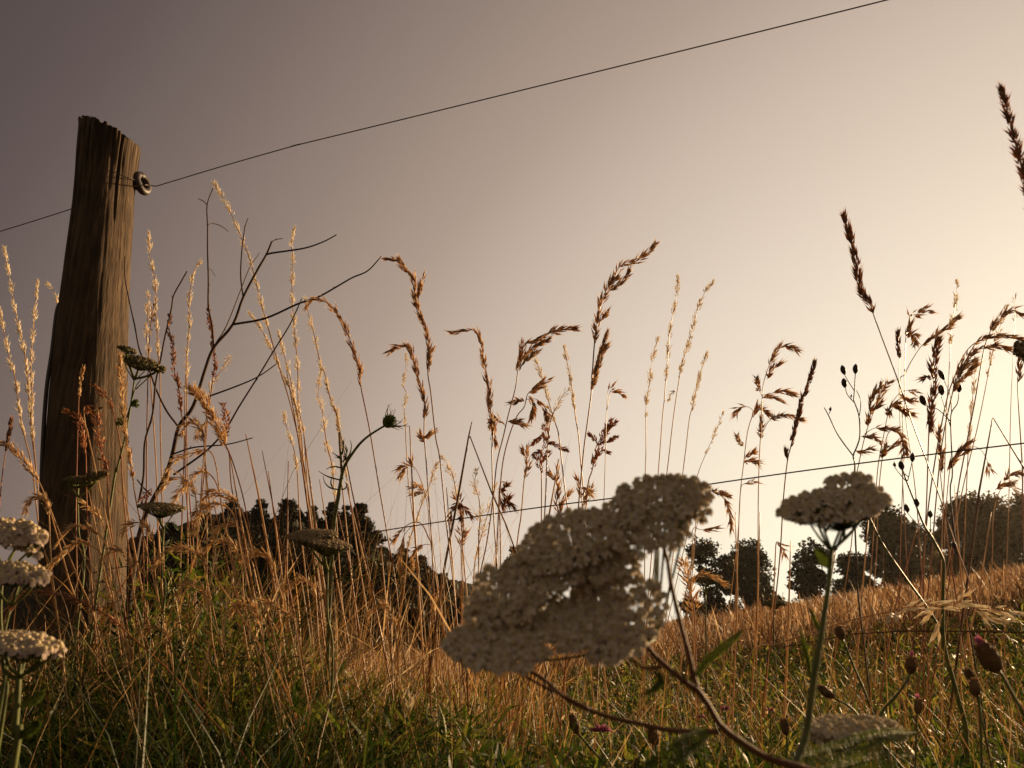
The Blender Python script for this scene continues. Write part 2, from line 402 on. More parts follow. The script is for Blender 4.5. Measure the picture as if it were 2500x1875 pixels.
# ------------------------------------------------------------------ grass masses (uncountable)
def blades(n, Yr, ur, hr, wr, mat, name, seed, segs=4, rnd_fn=None, lean=(.05, .35), bend=.5, head=0.0, logY=True, hfun=None, droop=0):
    rng = np.random.default_rng(seed)
    Y = np.exp(rng.uniform(np.log(Yr[0]), np.log(Yr[1]), n)) if logY else rng.uniform(Yr[0], Yr[1], n)
    u = rng.uniform(ur[0], ur[1], n); X = u*Y
    gz = np.vectorize(ground_z)(X, Y)
    H = rng.uniform(hr[0], hr[1], n)*(.75 + .5*rng.random(n))
    if hfun is not None: H = H*hfun(X, Y, u)
    w = rng.uniform(wr[0], wr[1], n)*np.maximum(1, Y/3.0)
    az = rng.uniform(0, 6.283, n); ln = rng.uniform(lean[0], lean[1], n); bd = bend*rng.random(n)**1.5
    fa = rng.uniform(0, 3.1416, n)
    side = np.stack([np.cos(fa), np.sin(fa), np.zeros(n)], 1)
    dirh = np.stack([np.cos(az), np.sin(az), np.zeros(n)], 1)
    base = np.stack([X, Y, gz - .01], 1)
    rows = []
    for k in range(segs + 1):
        t = k/segs; ang = ln*t + bd*t*t
        p = base + (H*t*np.cos(ang*.8))[:, None]*np.array([0, 0, 1.]) + (H*t*np.sin(ang))[:, None]*dirh
        if head > 0:
            prof = (.35 if t < .7 else (1.6 if t < .95 else .25))
        else:
            prof = (1 - t**2)*.95 + .05 if t < 1 else .04
        rows.append(p - side*(w*prof*.5)[:, None]); rows.append(p + side*(w*prof*.5)[:, None])
    V = np.stack(rows, 1); m = 2*(segs + 1); V = V.reshape(-1, 3)
    q = []
    for k in range(segs): q.append(np.array([2*k, 2*k+1, 2*k+3, 2*k+2]))
    q = np.array(q); Fq = (np.arange(n)*m)[:, None, None] + q[None]; Fq = Fq.reshape(-1, 4)
    r = rnd_fn(rng, X, Y, u, n) if rnd_fn else rng.random(n)
    o = np_mesh(name, V, Fq, mat, np.repeat(r, m), True)
    return o

def mix_rnd(rng, X, Y, u, n):
    pn = .5 + .5*np.sin(X*4.1 + 2*np.sin(Y*1.7))*np.sin(Y*3.3 + 1.5)
    s = np.clip((Y - 1.6)/3.4, 0, 1)
    straw = rng.random(n) < (.13 + .75*s**1.6 + .22*(pn - .5) - .13*(u < -.05))
    return np.where(straw, .52 + .45*rng.random(n)**1.3, rng.uniform(0, .5, n))

def hleft(X, Y, u):   # taller growth along the fence line at the left
    cl = .6 + .4*np.sin(X*9 + 3*np.sin(Y*4))*np.sin(Y*7 + X*3)
    return (1 + .8*np.exp(-((u + .37)/.13)**2)*2.0*np.clip((3.2 - Y)/1.2, 0, 1)*np.clip((Y - .8)/.4, .3, 1)*cl)*(.8 + .3*cl)*np.where((u < -.48) & (Y < 1.6), 1.15, 1)

o = blades(60000, (.75, 5.5), (-.85, .85), (.10, .27), (.0018, .0042), M['meadow'], 'meadow_grass', 1, 4, mix_rnd, (.05, .8), .9, hfun=hleft)
tag(o, 'mixed green and straw meadow grass covering the near ground', 'grass', kind='stuff')
o = blades(6500, (.85, 7), (-.85, .85), (.20, .36), (.0011, .002), M['meadow'], 'thin_grass', 2, 5, lambda rng, X, Y, u, n: rng.uniform(.55, 1, n), (.02, .3), .5, hfun=hleft)
tag(o, 'thin dry grass stems rising out of the near meadow', 'grass', kind='stuff')
o = blades(95000, (3.6, 34), (-.6, .85), (.14, .34), (.0022, .0040), M['field'], 'field_grass', 3, 5, None, (.02, .25), .35, head=1)
tag(o, 'dry pinkish straw grass of the field beyond the fence', 'grass', kind='stuff')

# broad herb leaves low in the meadow
def leaflets(n, seed, Yr, ur, zr, Lr, Wr, name, mat, label, kind, zl=0.0, rr=(0, 1)):
    rng = np.random.default_rng(seed); Y = np.exp(rng.uniform(np.log(Yr[0]), np.log(Yr[1]), n)); u = rng.uniform(ur[0], ur[1], n); X = u*Y
    cl = .5 + .5*np.sin(X*11 + 3*np.sin(Y*5 + seed))*np.sin(Y*9 + X*4); k = np.exp(-((u + .38)/.15)**2)*1.1*np.clip(2.8 - Y, 0, 1)*np.clip((Y - 1.0)/.5, 0, 1)*np.clip((u + .78)/.2, .3, 1)*(.35 + .9*cl)
    gz = np.vectorize(ground_z)(X, Y); z = gz + (zr[0] + (zr[1] - zr[0])*rng.random(n)**1.2)*(1 + zl*k)
    L = rng.uniform(Lr[0], Lr[1], n)*np.maximum(1, Y/2.5); W = rng.uniform(Wr[0], Wr[1], n)*np.maximum(1, Y/2.5)
    d = rng.normal(size=(n, 3)); d[:, 2] = np.abs(d[:, 2])*.8 + .1; d /= np.linalg.norm(d, axis=1)[:, None]
    b = rng.normal(size=(n, 3)); b -= (d*b).sum(1)[:, None]*d; b /= np.linalg.norm(b, axis=1)[:, None]; c = np.cross(d, b)
    p = np.stack([X, Y, z], 1); rows = []
    for t, w in ((0, .1), (.22, .8), (.5, 1), (.8, .6), (1, .04)):
        q = p + d*(L*t)[:, None] - c*(L*.35*t*t)[:, None]
        rows += [q - b*(W*w*.5)[:, None], q + b*(W*w*.5)[:, None]]
    V = np.stack(rows, 1).reshape(-1, 3); q = np.array([[2*i, 2*i+1, 2*i+3, 2*i+2] for i in range(4)])
    Fq = ((np.arange(n)*10)[:, None, None] + q[None]).reshape(-1, 4)
    o = np_mesh(name, V, Fq, mat, np.repeat(rng.uniform(rr[0], rr[1], n), 10)); return tag(o, label, 'ground cover', kind=kind)
leaflets(95000, 5, (.8, 3.8), (-.85, .85), (.02, .20), (.012, .036), (.0028, .0075), 'leafy_ground_cover', M['herb'], 'small dark green leaves of low herbs among the grass', 'stuff', 1.6)
leaflets(22000, 8, (1.0, 3.2), (-.75, -.02), (.05, .24), (.02, .06), (.0025, .006), 'fence_line_weeds', M['herb'], 'taller green weeds crowding the foot of the fence post', 'stuff', .9, (.2, 1))
leaflets(14000, 9, (1.2, 5), (-.6, .85), (.10, .25), (.006, .014), (.0016, .003), 'dry_seed_litter', M['meadow'], 'pale dry husks caught in the meadow grass', 'stuff', .3, (.6, 1.05))
o = blades(750, (1.15, 2.9), (-.72, .05), (.26, .50), (.0012, .0022), M['meadow'], 'seeded_thin_grass', 12, 7, lambda rng, X, Y, u, n: rng.uniform(.7, 1.05, n), (.0, .35), .7, head=1)
tag(o, 'golden seeding grass massed beside the fence post', 'grass', kind='stuff')
o = blades(650, (1.2, 2.6), (-.50, .05), (.36, .62), (.0012, .0020), M['meadow'], 'tall_thin_grass', 13, 7, lambda rng, X, Y, u, n: rng.uniform(.72, .98, n), (-.0, .22), .3)
tag(o, 'tall bare grass stems standing before the dark conifers', 'grass', kind='stuff')
o = blades(5200, (.85, 3.6), (-.85, .85), (.12, .26), (.0045, .0085), M['meadow'], 'broad_grass_blades', 14, 7, lambda rng, X, Y, u, n: np.where(rng.random(n) < .78, rng.uniform(.05, .5, n), rng.uniform(.6, .9, n)), (.2, 1.2), 1.3)
tag(o, 'broad bending grass blades low in the meadow', 'grass', kind='stuff')

# ------------------------------------------------------------------ fence post
def build_post():
    Y = 1.81
    Lx = [(285, 200), (400, 190), (508, 181), (650, 162), (820, 141), (1000, 124), (1225, 106), (1500, 97), (1800, 92)]
    Rx = [(285, 343), (325, 342), (400, 332), (470, 323), (560, 318), (725, 310), (850, 308), (1000, 305), (1225, 304), (1500, 298), (1800, 294)]
    def interp(T, y):
        for (a, b), (c, d) in zip(T, T[1:]):
            if y <= c: return b + (d - b)*(y - a)/(c - a)
        return T[-1][1]
    bp = at(200, 1800, Y); gz = ground_z(bp.x, Y) - .25
    root = thing('fence_post', 'weathered split wooden fence post with a slanted cracked top', 'fence post', (bp.x, Y, ground_z(bp.x, Y)))
    V = []; NA = 180; ys = [285 + (1800 - 285)*(i/210) for i in range(211)]
    rings = []
    for y in ys:
        l = at(interp(Lx, y), y, Y); r = at(interp(Rx, y), y, Y); rings.append(((l + r)/2, (r - l).length/2*.95))
    rings.append((Vector((rings[-1][0].x, Y, gz)), rings[-1][1]))
    ztop_l = at(200, 280, Y).z - .040; ztop_r = at(343, 328, Y).z - .032; c0 = rings[0][0]; r0 = rings[0][1]
    cracks = [(-.66, .05, .42, .024, 1.2), (-.18, .018, .30, .010, .5), (.25, .09, .26, .013, .2), (.62, .03, .22, .008, .9), (-1.1, .02, .5, .008, .1), (.9, .05, .3, .010, .4), (.05, .016, .5, .008, .7), (.42, .06, .18, .010, 1.6), (-.42, .018, 1.0, .006, 2.3), (1.9, .04, 1.0, .02, .3), (2.8, .05, .8, .02, .8), (3.6, .04, .9, .02, .5)]
    for (c, rad) in rings:
        z = c.z; dtop = max(0, ztop_l - z)
        for k in range(NA):
            q = 2*math.pi*k/NA                       # angle 0 faces the camera (-Y), increasing to +X
            s = math.sin(q); co = -math.cos(q)
            rr = 1 + .03*math.sin(3*q + 1) + .02*noise.noise(Vector((s*2, co*2, z*1.5)))
            # flattened facets of a split post
            rr *= 1 + .035*abs(math.sin(2.5*q + .6)) - .02
            dr = 0
            for (cq, cw, ln, dp, ph) in cracks:
                w = cq + .07*noise.noise(Vector((z*3.2, ph*9, 0))) + .02*noise.noise(Vector((z*17, ph*5, 2)))
                dq = (q - w + math.pi) % (2*math.pi) - math.pi
                fade = max(0, 1 - dtop/ln); fade = fade**.5 if fade > 0 else 0
                wd = cw*(.55 + .8*abs(noise.noise(Vector((z*6, ph*3, 5)))) + .3)
                dr += dp*fade*math.exp(-(dq/wd)**4)
            fib = .0013*noise.noise(Vector((q*26, z*3.0, 0))) + .0012*noise.noise(Vector((q*60, z*6, 4)))
            if dtop < .33: fib += .004*(1 - dtop/.33)*noise.noise(Vector((q*9, z*11, 8)))*(.4 if q > math.pi else 1)
            R_ = rad*rr - dr + fib
            x = c.x + s*R_; yy = c.y + co*R_
            fr = min(1, max(0, (x - (c0.x - r0))/(2*r0)))
            zt = ztop_l + (ztop_r - ztop_l)*(fr**1.25) + .004*noise.noise(Vector((q*5, 1, 1))) + (.004*noise.noise(Vector((q*19, 5, 1))) - .007*sum(math.exp(-(((q - cc[0] + math.pi) % (2*math.pi) - math.pi)/(cc[1]*.9))**2) for cc in cracks[:4])*.5)
            V.append(Vector((x, yy, min(z, zt))))
    Fs = []; n = len(rings)
    for i in range(n-1):
        for k in range(NA):
            k2 = (k+1) % NA; Fs.append((i*NA+k, (i+1)*NA+k, (i+1)*NA+k2, i*NA+k2))
    mb = MB(); mb.v = V; mb.f = Fs
    top = sum((V[k] for k in range(NA)), Vector())/NA - Vector((0, 0, .004)); ti = len(V); V.append(top)
    for k in range(NA): Fs.append((k, (k+1) % NA, ti))
    mb.build('post', M['wood'], root)
    # black loose strap along the left side
    st = MB(); P = spline([at(150, 735, Y - .02), at(139, 760, Y - .03), at(127, 858, Y - .04), at(114, 950, Y - .05), at(105, 1080, Y - .05), at(101, 1225, Y - .05), at(98, 1500, Y - .04), at(97, 1760, Y - .03)], 6)
    st.tube(P, [.0035 + .001*min(1, i/6) for i in range(len(P))], 6)
    P = spline([at(140, 800, Y - .03), at(128, 900, Y - .03), at(119, 1000, Y - .03), at(122, 1100, Y - .05)], 6)
    st.tube(P, .0022, 5); st.build('hanging_strap', M['plastic'], root)
    # ring insulator on a screw
    Yi = Y + .035; cc = at(347, 448, Yi); rM = 22*Yi/F; rm = 10.5*Yi/F
    ins = MB(); ax = Vector((.93, -.25, .22)).normalized(); a = Vector((0, 0, 1)) - ax*ax.z; a.normalize(); b = ax.cross(a)
    NM, Nm = 40, 14
    for i in range(NM):
        q = 2*math.pi*i/NM; e = a*(math.cos(q)*1.12) + b*math.sin(q)
        grv = 1 - .35*math.exp(-((q - .5)/.09)**2)
        for j in range(Nm):
            w = 2*math.pi*j/Nm
            ins.v.append(cc + e*rM + (e.normalized()*math.cos(w) + ax*math.sin(w))*rm*grv)
    for i in range(NM):
        for j in range(Nm):
            i2, j2 = (i+1) % NM, (j+1) % Nm; ins.f.append((i*Nm+j, i2*Nm+j, i2*Nm+j2, i*Nm+j2))
    io = ins.build('ring_insulator', M['plastic'], root)
    sc = MB(); sc.tube([at(318, 452, Y + .01), at(331, 450, Yi)], .004, 8)
    sc.tube([at(331, 440, Yi), at(329, 462, Yi)], .005, 8); sc.build('screw', M['screw'], io)
    # thin wire wrapped round the post
    wr = MB(); wr.tube(spline([at(262, 417, Y - .08), at(285, 422, Y - .078), at(305, 432, Y - .07), at(322, 436, Y - .055), at(330, 441, Yi)], 4), .0011, 5)
    wr.build('wire_binding', M['wire'], root)
    return root
build_post()

def wire(name, pts, label, r=.0016):
    P = spline(pts, 8); root = MB(); root.tube(P, r, 6)
    o = root.build(name, M['wire']); tag(o, label, 'fence wire')
Yw = lambda t: 1.81 - .63*t
def wp(x, y):
    u = (x - 1250)/F; v = (937.5 - y)/F; k = u/(math.cos(PITCH) - v*math.sin(PITCH))   # X/Y of the ray
    t = (k*1.81 + .93)/(1.61 + .63*k); return at(x, y, 1.81 - .63*t)
wire('fence_wire', [at(-260, 640, 1.95), at(0, 565, 1.9), at(181, 508, 1.86), at(230, 490, 1.88), at(300, 462, 1.86), at(347, 452, 1.77), wp(370, 453), wp(383, 454), wp(420, 443), wp(560, 401), wp(729, 353), wp(730, 353), wp(1100, 263), wp(1458, 175), wp(1900, 66), wp(2165, 0), wp(2500, -85), wp(2900, -190)], 'upper fence wire rising from the ring insulator to the top of the frame', .0014)
wire('fence_wire', [at(-300, 1500, 1.9), at(60, 1420, 1.82), wp(330, 1380), wp(520, 1352), wp(700, 1333), wp(950, 1293), wp(1300, 1241), wp(1560, 1208), wp(1800, 1172), wp(2100, 1131), wp(2500, 1082), wp(2900, 1035)], 'lower fence wire crossing behind the yarrow heads', .0011)

# ------------------------------------------------------------------ seeded grass stalks
KIND = {  # spikelet length px, width px, spread deg, radial offset px, number per px, awn px, lumpiness, material
    'pale':  dict(L=13, w=2.5, a=23, off=4.6, n=1.05, awn=3, lump=1.1, m='pale', stem='stem_straw'),
    'brown': dict(L=26, w=5.5, a=17, off=4.6, n=.50, awn=8, lump=.75, m='brown', stem='stem_red'),
    'gold':  dict(L=20, w=4.0, a=22, off=4.0, n=.62, awn=6, lump=.6, m='gold', stem='stem_straw'),
    'red':   dict(L=13, w=4.2, a=24, off=5.0, n=.95, awn=2, lump=.8, m='red', stem='stem_red'),
    'dark':  dict(L=17, w=5.0, a=12, off=3.4, n=.8, awn=4, lump=.5, m='dark', stem='stem_red'),
    'oat':   dict(L=24, w=5.0, a=24, off=2.6, n=.42, awn=9, lump=.5, m='brown', stem='stem_straw'),
    'fat':   dict(L=24, w=4.0, a=30, off=8.5, n=1.1, awn=4, lump=.3, m='gold', stem='stem_red'),
    'white': dict(L=38, w=8, a=13, off=8.0, n=.13, awn=3, lump=.3, m='pale', stem='stem_straw'),
}
GRP = {'pale': 'pale feathery grass stalks', 'brown': 'brown seeded grass stalks', 'gold': 'golden drooping grass stalks', 'red': 'russet seeded grass stalks',
       'dark': 'dark spiked grass stalks', 'oat': 'branching brome stalks', 'fat': 'golden drooping grass stalks', 'white': 'pale feathery grass stalks'}

def put_head(mb, path, k, s, rnd, taper_in=.12, dens=1.0, wide=1.0):
    """path: from tip to base of the head; s: metres per photo pixel"""
    P = spline(path, 8); D = [0]
    for a, b in zip(P, P[1:]): D.append(D[-1] + (b - a).length)
    T = D[-1]; n = max(3, int(T/s*k['n']*dens)); ph = rnd.random()*50
    for i in range(n):
        t = (i + rnd.random())/n
        lump = .5 + .5*math.sin(t*T/s*.105 + ph) + .3*noise.noise(Vector((t*T/s*.045, ph, 0)))
        if rnd.random() < k['lump']*(1 - max(0, min(1, lump)))*.9 and t > .08: continue
        d = t*T; j = 0
        while j < len(D)-2 and D[j+1] < d: j += 1
        f = (d - D[j])/max(1e-9, D[j+1] - D[j]); p = P[j].lerp(P[j+1], f)
        tg = (P[j] - P[j+1]).normalized()
        q = rnd.random()*6.283; a = tg.cross(Vector((.1, 1, .05))).normalized(); c = tg.cross(a)
        o = a*math.cos(q) + c*math.sin(q)*.8
        env = min(1, .35 + t/taper_in*.65) if t < taper_in else 1 - .35*max(0, (t - .7)/.3)
        ang = math.radians(k['a']*(.35 + 1.1*rnd.random()))*wide
        p0 = p + o*(k['off']*s*env*rnd.random()*wide)
        mb.spikelet(p0, tg*math.cos(ang) + o*math.sin(ang), k['L']*s*(.65 + .6*rnd.random())*(.7 + .3*env), k['w']*s*(.8 + .4*rnd.random()), k['awn']*s)

used_labels = set()
def stalk(kind, Y, pts, nh, label, branches=(), sw=3.2, dens=1.0, wide=1.0, nolink=False, bmat=None, spread=0, base_shift=None):
    """pts: photo pixels from the tip downward; first nh points carry the seed head"""
    rnd = random.Random(hash((round(pts[0][0]), round(pts[0][1]), kind)) & 0xffff if False else int(pts[0][0]*7 + pts[0][1]*13))
    k = KIND[kind]; s = Y/F; leanY = rnd.uniform(-.06, .06); W = []
    y0 = pts[0][1]
    for (x, y) in pts: W.append(at(x, y, Y + leanY*(y - y0)/800))
    W0 = list(W)
    e = W[-1]; d = (W[-1] - W[max(0, len(W) - 3)]).normalized(); gz = ground_z(e.x, e.y)
    if e.z > gz + .03:
        dz = e.z - gz; sl = max(-.35, min(.35, d.x/max(.2, -d.z))) if d.z < 0 else 0
        mid = Vector((e.x + sl*dz*.5, e.y, e.z - dz*.5)); bs = Vector((e.x + sl*dz*.8, e.y + .01, ground_z(e.x + sl*dz*.8, e.y) - .01))
        W += [mid, bs]
    base = W[-1].copy(); root = thing('grass_stalk', label, 'grass stalk', base, GRP[kind]); used_labels.add(label)
    st = MB(); Ps = spline(W, 5); n = len(Ps)
    rad = [max(.00035, sw*s*.5*(.42 + .58*min(1, i/(n*.55)))) for i in range(n)]
    st.tube(Ps, rad, 5)
    hd = MB()
    if nh >= 2: put_head(hd, W0[:nh], k, s, rnd, dens=dens, wide=wide)
    for br in branches:
        B = [at(x, y, Y + rnd.uniform(-.02, .02)) for (x, y) in br]
        st.tube(spline(B, 4), .5*1.6*s, 4)
        L = max(2, int(len(B)*.7) + 1); rev = B[::-1]
        if len(B) == 2:
            m_ = B[0].lerp(B[1], .25); rev = [B[1], m_]
        else: rev = rev[:L]
        put_head(hd, rev, k, s, rnd, taper_in=.3, dens=1.5, wide=.9)
    st.build('stem', M[k['stem']], root)
    if hd.v: hd.build('seed_head', M[bmat or k['m']], root, False)
    return root

S = stalk
# ---- pale feathery stalks
S('pale', 2.0, [(11,605),(22,670),(34,740),(48,810),(63,880),(70,960),(82,1080),(98,1250)], 7, 'pale feathery grass at the far left, tallest of the left three')
S('pale', 2.1, [(92,687),(87,740),(80,826),(76,890),(79,985),(77,1048),(95,1225)], 6, 'pale feathery grass close to the left side of the post')
S('pale', 1.9, [(0,755),(13,826),(28,890),(38,928),(47,1000),(60,1064),(80,1150),(97,1300)], 6, 'pale feathery grass starting at the left photo edge below its taller neighbour')
S('pale', 2.3, [(118,694),(136,719),(141,745),(150,850),(160,1100)], 3, 'pale grass tip peeping out behind the left side of the post', sw=2)
S('pale', 2.0, [(364,569),(365,602),(369,643),(377,675),(381,720),(380,747),(384,810),(387,870),(391,921),(392,1048),(395,1175)], 8, 'tall pale feathery grass just right of the post, in front of the sky')
S('pale', 1.9, [(362,716),(363,740),(361,773),(358,820),(364,870),(370,953),(376,1048),(383,1175)], 5, 'shorter pale feathery grass right beside the post', wide=1.3)
S('pale', 2.0, [(489,638),(475,659),(465,706),(462,747),(463,795),(459,836),(456,921),(456,1016),(458,1180)], 6, 'pale feathery grass between two dead twigs')
S('pale', 2.0, [(456,855),(455,900),(452,960),(450,1100)], 3, 'thin pale grass hanging below the feathery one between dead twigs', wide=1.4, dens=.7)
S('pale', 1.8, [(522,445),(538,472),(557,507),(570,535),(589,580),(608,627),(620,668),(633,719),(642,757),(655,800),(680,890),(707,979),(732,1084),(750,1180),(770,1320)], 10, 'tallest pale feathery grass, leaning left across the dead twigs', wide=1.25)
S('pale', 1.9, [(718,558),(711,596),(715,628),(713,685),(715,748),(718,796),(724,859),(728,920),(729,995),(742,1058),(751,1185),(762,1330)], 10, 'upright pale feathery grass behind the tip of the dead twig', wide=1.1)
S('pale', 1.9, [(609,764),(632,796),(654,834),(670,868),(686,906),(707,947),(723,995),(735,1058),(748,1200)], 8, 'pale feathery grass leaning left below the tallest one')
S('pale', 2.0, [(680,811),(692,859),(705,906),(716,960),(728,1030),(742,1160)], 6, 'pale feathery grass squeezed between two taller pale ones')
S('pale', 1.9, [(745,729),(753,764),(762,796),(771,834),(781,881),(794,916),(802,957),(821,1011),(827,1058),(835,1180)], 9, 'pale feathery grass beside the first drooping brown head')
S('pale', 2.0, [(786,900),(780,930),(777,970),(786,995),(792,1042),(799,1090),(811,1137),(818,1216),(830,1400)], 8, 'pale feathery grass behind the wild carrot fork', wide=1.3)
S('pale', 2.0, [(693,1009),(704,1058),(716,1090),(726,1153),(735,1300)], 4, 'short pale grass low on the left of the wild carrot')
S('pale', 1.9, [(824,1001),(829,1050),(838,1110),(852,1200),(870,1330)], 4, 'pale grass rising right behind the wild carrot fork')
S('pale', 1.8, [(992,866),(989,914),(985,941),(992,963),(987,995),(990,1042),(992,1090),(998,1185),(1014,1311)], 6, 'faint pale grass beside the second cluster of brown heads', dens=.7, sw=2.4)
S('pale', 1.6, [(1378,847),(1384,882),(1394,930),(1400,977),(1406,1025),(1413,1069),(1425,1200)], 5, 'pale feathery grass left of the tallest brown head')
S('pale', 1.6, [(1308,879),(1321,914),(1330,946),(1343,993),(1356,1034),(1365,1069),(1380,1200)], 5, 'pale feathery grass behind the branching brown head')
S('pale', 1.6, [(1391,950),(1374,965),(1361,990),(1350,1010),(1343,1035),(1336,1100),(1330,1250)], 4, 'pale grass bending right among the branching brown heads', wide=1.4, dens=.8)
S('pale', 1.5, [(1655,674),(1652,722),(1642,769),(1634,816),(1631,864),(1625,934),(1622,975),(1617,1022),(1605,1180)], 6, 'pale feathery grass over the large yarrow, left one of the tall pair', sw=2.6)
S('pale', 1.5, [(1742,687),(1720,715),(1702,759),(1691,801),(1678,848),(1666,886),(1658,927),(1644,1019),(1625,1180)], 7, 'pale feathery grass over the large yarrow, leaning right', sw=2.6, branches=[[(1650,955),(1640,960),(1632,975)]])
S('pale', 1.5, [(1606,826),(1593,873),(1587,927),(1579,975),(1577,1022),(1577,1100),(1575,1190)], 5, 'short pale grass left of the tall pair over the yarrow', sw=2.4)
S('pale', 1.5, [(1726,862),(1713,902),(1701,943),(1691,990),(1683,1022),(1675,1090),(1663,1190)], 5, 'short pale grass right of the tall pair over the yarrow', sw=2.4)
S('pale', 1.7, [(1765,1006),(1742,1065),(1722,1110),(1700,1170),(1690,1250)], 3, 'small faint pale grass above the right end of the large yarrow', dens=.6, sw=2)
S('pale', 1.6, [(2337,685),(2332,747),(2322,795),(2320,842),(2316,921),(2310,1010),(2306,1150),(2300,1300)], 4, 'bright pale grass standing tallest at the right, lit by the sun', dens=1.2, sw=2.4)
S('pale', 1.5, [(2458,747),(2442,795),(2423,858),(2411,921),(2385,1048),(2354,1175),(2330,1300)], 4, 'pale feathery grass leaning right near the right edge', sw=2.4)
S('pale', 1.7, [(2382,877),(2376,953),(2370,1016),(2363,1111),(2356,1280)], 4, 'pale thin grass rising through the tangle at the right', sw=2.4, wide=.8)
S('pale', 1.8, [(2478,720),(2477,800),(2472,900),(2467,1010),(2462,1250)], 2, 'hair-thin pale grass next to the right edge', dens=.3, sw=2)
S('pale', 1.6, [(1080,1115),(1093,1140),(1103,1153),(1112,1191),(1118,1232),(1125,1262),(1135,1400)], 6, 'pale feathery grass crossing the folded straw in the middle', wide=1.5)
S('pale', 1.6, [(1163,1147),(1159,1185),(1169,1216),(1172,1264),(1169,1311),(1168,1420)], 5, 'pale feathery grass standing right of the folded straw', wide=1.7)
S('pale', 1.7, [(1700,1290),(1708,1250),(1722,1215),(1735,1190)][::-1] + [(1690,1330),(1685,1420)], 4, 'faint pale grass in front of the sky beside the large yarrow', dens=.5, sw=2)
S('pale', 1.7, [(1212,1180),(1195,1240),(1178,1300),(1160,1370),(1150,1480)], 4, 'pale grass leaning right low behind the large yarrow', wide=1.5, dens=.8)
S('pale', 1.7, [(1068,1130),(1050,1180),(1030,1230),(1010,1290),(995,1340),(985,1450)], 5, 'pale grass leaning right below the small brown tufts', wide=1.2, dens=.8)
S('pale', 1.7, [(560,872),(540,905),(520,935),(512,960),(505,1010),(495,1150)], 4, 'pale spread grass tip rising behind the dead branch', wide=1.5, dens=.7)
# ---- brown stalks
S('brown', 1.5, [(752,744),(768,731),(797,739),(819,758),(838,789),(851,821),(866,859),(877,900),(882,947),(887,973),(903,1052),(925,1185),(944,1295),(966,1425),(980,1560)], 9, 'brown grass head bowing left above the wild carrot bud', dens=.8)
S('brown', 1.4, [(947,632),(973,637),(992,661),(1009,677),(1014,718),(1022,752),(1036,790),(1045,825),(1047,866),(1045,914),(1052,961),(1064,1069),(1074,1121),(1090,1280),(1105,1406),(1120,1560)], 10, 'tall brown grass head with its tip nodding left, left of centre', branches=[[(1021,735),(1026,700),(1034,677)],[(1022,752),(1015,735),(1012,722)],[(1045,880),(1052,860),(1055,853)]], dens=1.15)
S('brown', 1.4, [(952,857),(973,847),(995,847),(1007,866),(1014,892),(1022,923),(1030,949),(1039,993),(1036,1025),(1036,1069),(1039,1106),(1049,1248),(1055,1343),(1065,1600)], 9, 'brown grass head hooked left below the taller nodding one', branches=[[(1034,1072),(1048,1062),(1058,1052)],[(1036,1080),(1029,1068),(1026,1060)]])
S('brown', 1.4, [(1106,813),(1134,808),(1156,806),(1169,819),(1175,844),(1182,879),(1191,930),(1194,961),(1199,1009),(1204,1056),(1201,1100),(1205,1248),(1213,1375),(1222,1520)], 10, 'brown grass head bent sharply left at the middle of the photo', dens=.85, branches=[[(1200,1010),(1210,1080)],[(1197,1075),(1205,1035)]])
S('brown', 1.3, [(1403,803),(1372,806),(1343,813),(1321,825),(1296,835),(1277,844),(1270,876),(1264,908),(1258,949),(1242,1009),(1229,1065),(1213,1131),(1204,1216),(1188,1327),(1169,1422),(1160,1560)], 8, 'brown grass head sweeping right, in the middle of the photo', branches=[[(1268,905),(1280,885),(1308,860)],[(1270,880),(1300,850),(1335,832)]], dens=1.2, wide=1.2)
S('brown', 1.4, [(1338,927),(1325,935),(1311,946),(1289,961),(1280,993),(1261,1018),(1240,1075),(1225,1150),(1215,1300),(1205,1500)], 4, 'branching brown grass head under the one sweeping right', branches=[[(1280,980),(1268,978),(1255,982)],[(1285,975),(1310,975),(1330,995),(1337,1025)],[(1290,968),(1303,990),(1297,1020)],[(1235,1040),(1210,1022),(1195,1040)],[(1240,1030),(1262,1030),(1283,1040)]], dens=1.4, wide=1.2)
S('brown', 1.3, [(1600,596),(1574,623),(1546,642),(1514,650),(1498,683),(1479,711),(1466,746),(1460,778),(1454,819),(1451,841),(1447,898),(1444,955),(1435,1025),(1425,1100),(1412,1240),(1400,1400)], 10, 'tallest brown grass head, plume swept right near centre', branches=[[(1444,955),(1463,880),(1482,844)],[(1444,950),(1466,870),(1481,815)],[(1490,710),(1515,690),(1535,665)],[(1470,780),(1478,770),(1482,765)]], dens=1.3, wide=1.35, sw=3.6)
S('brown', 1.2, [(2061,528),(2071,563),(2080,604),(2091,650),(2099,700),(2110,725),(2126,747),(2134,773),(2148,811),(2196,940),(2227,1032),(2259,1118),(2297,1222),(2340,1350)], 8, 'dark brown grass head leaning left, highest of the right half', dens=2.2, wide=1.1, bmat='dark')
S('brown', .62, [(2445,218),(2458,266),(2468,309),(2481,355),(2494,402),(2510,470),(2530,560),(2560,700),(2590,900),(2620,1300)], 7, 'blurred near grass head cut by the upper right edge', dens=2.6, wide=1.5, bmat='dark', sw=5)
S('dark', 1.3, [(1988,884),(1980,915),(1968,953),(1958,975),(1950,1010),(1939,1054),(1930,1092),(1922,1127),(1912,1222),(1900,1400)], 7, 'single dark spike of grass leaning right, left of the seed pods', branches=[[(1922,1127),(1919,1100)]], dens=1.3, wide=1.2)
S('brown', 1.6, [(1492,942),(1484,955),(1482,985),(1480,1020),(1476,1180)], 2, 'small nodding brown tuft right of the tallest brown stalk', branches=[[(1482,1000),(1490,955),(1505,955),(1520,965)]], sw=2, dens=.8)
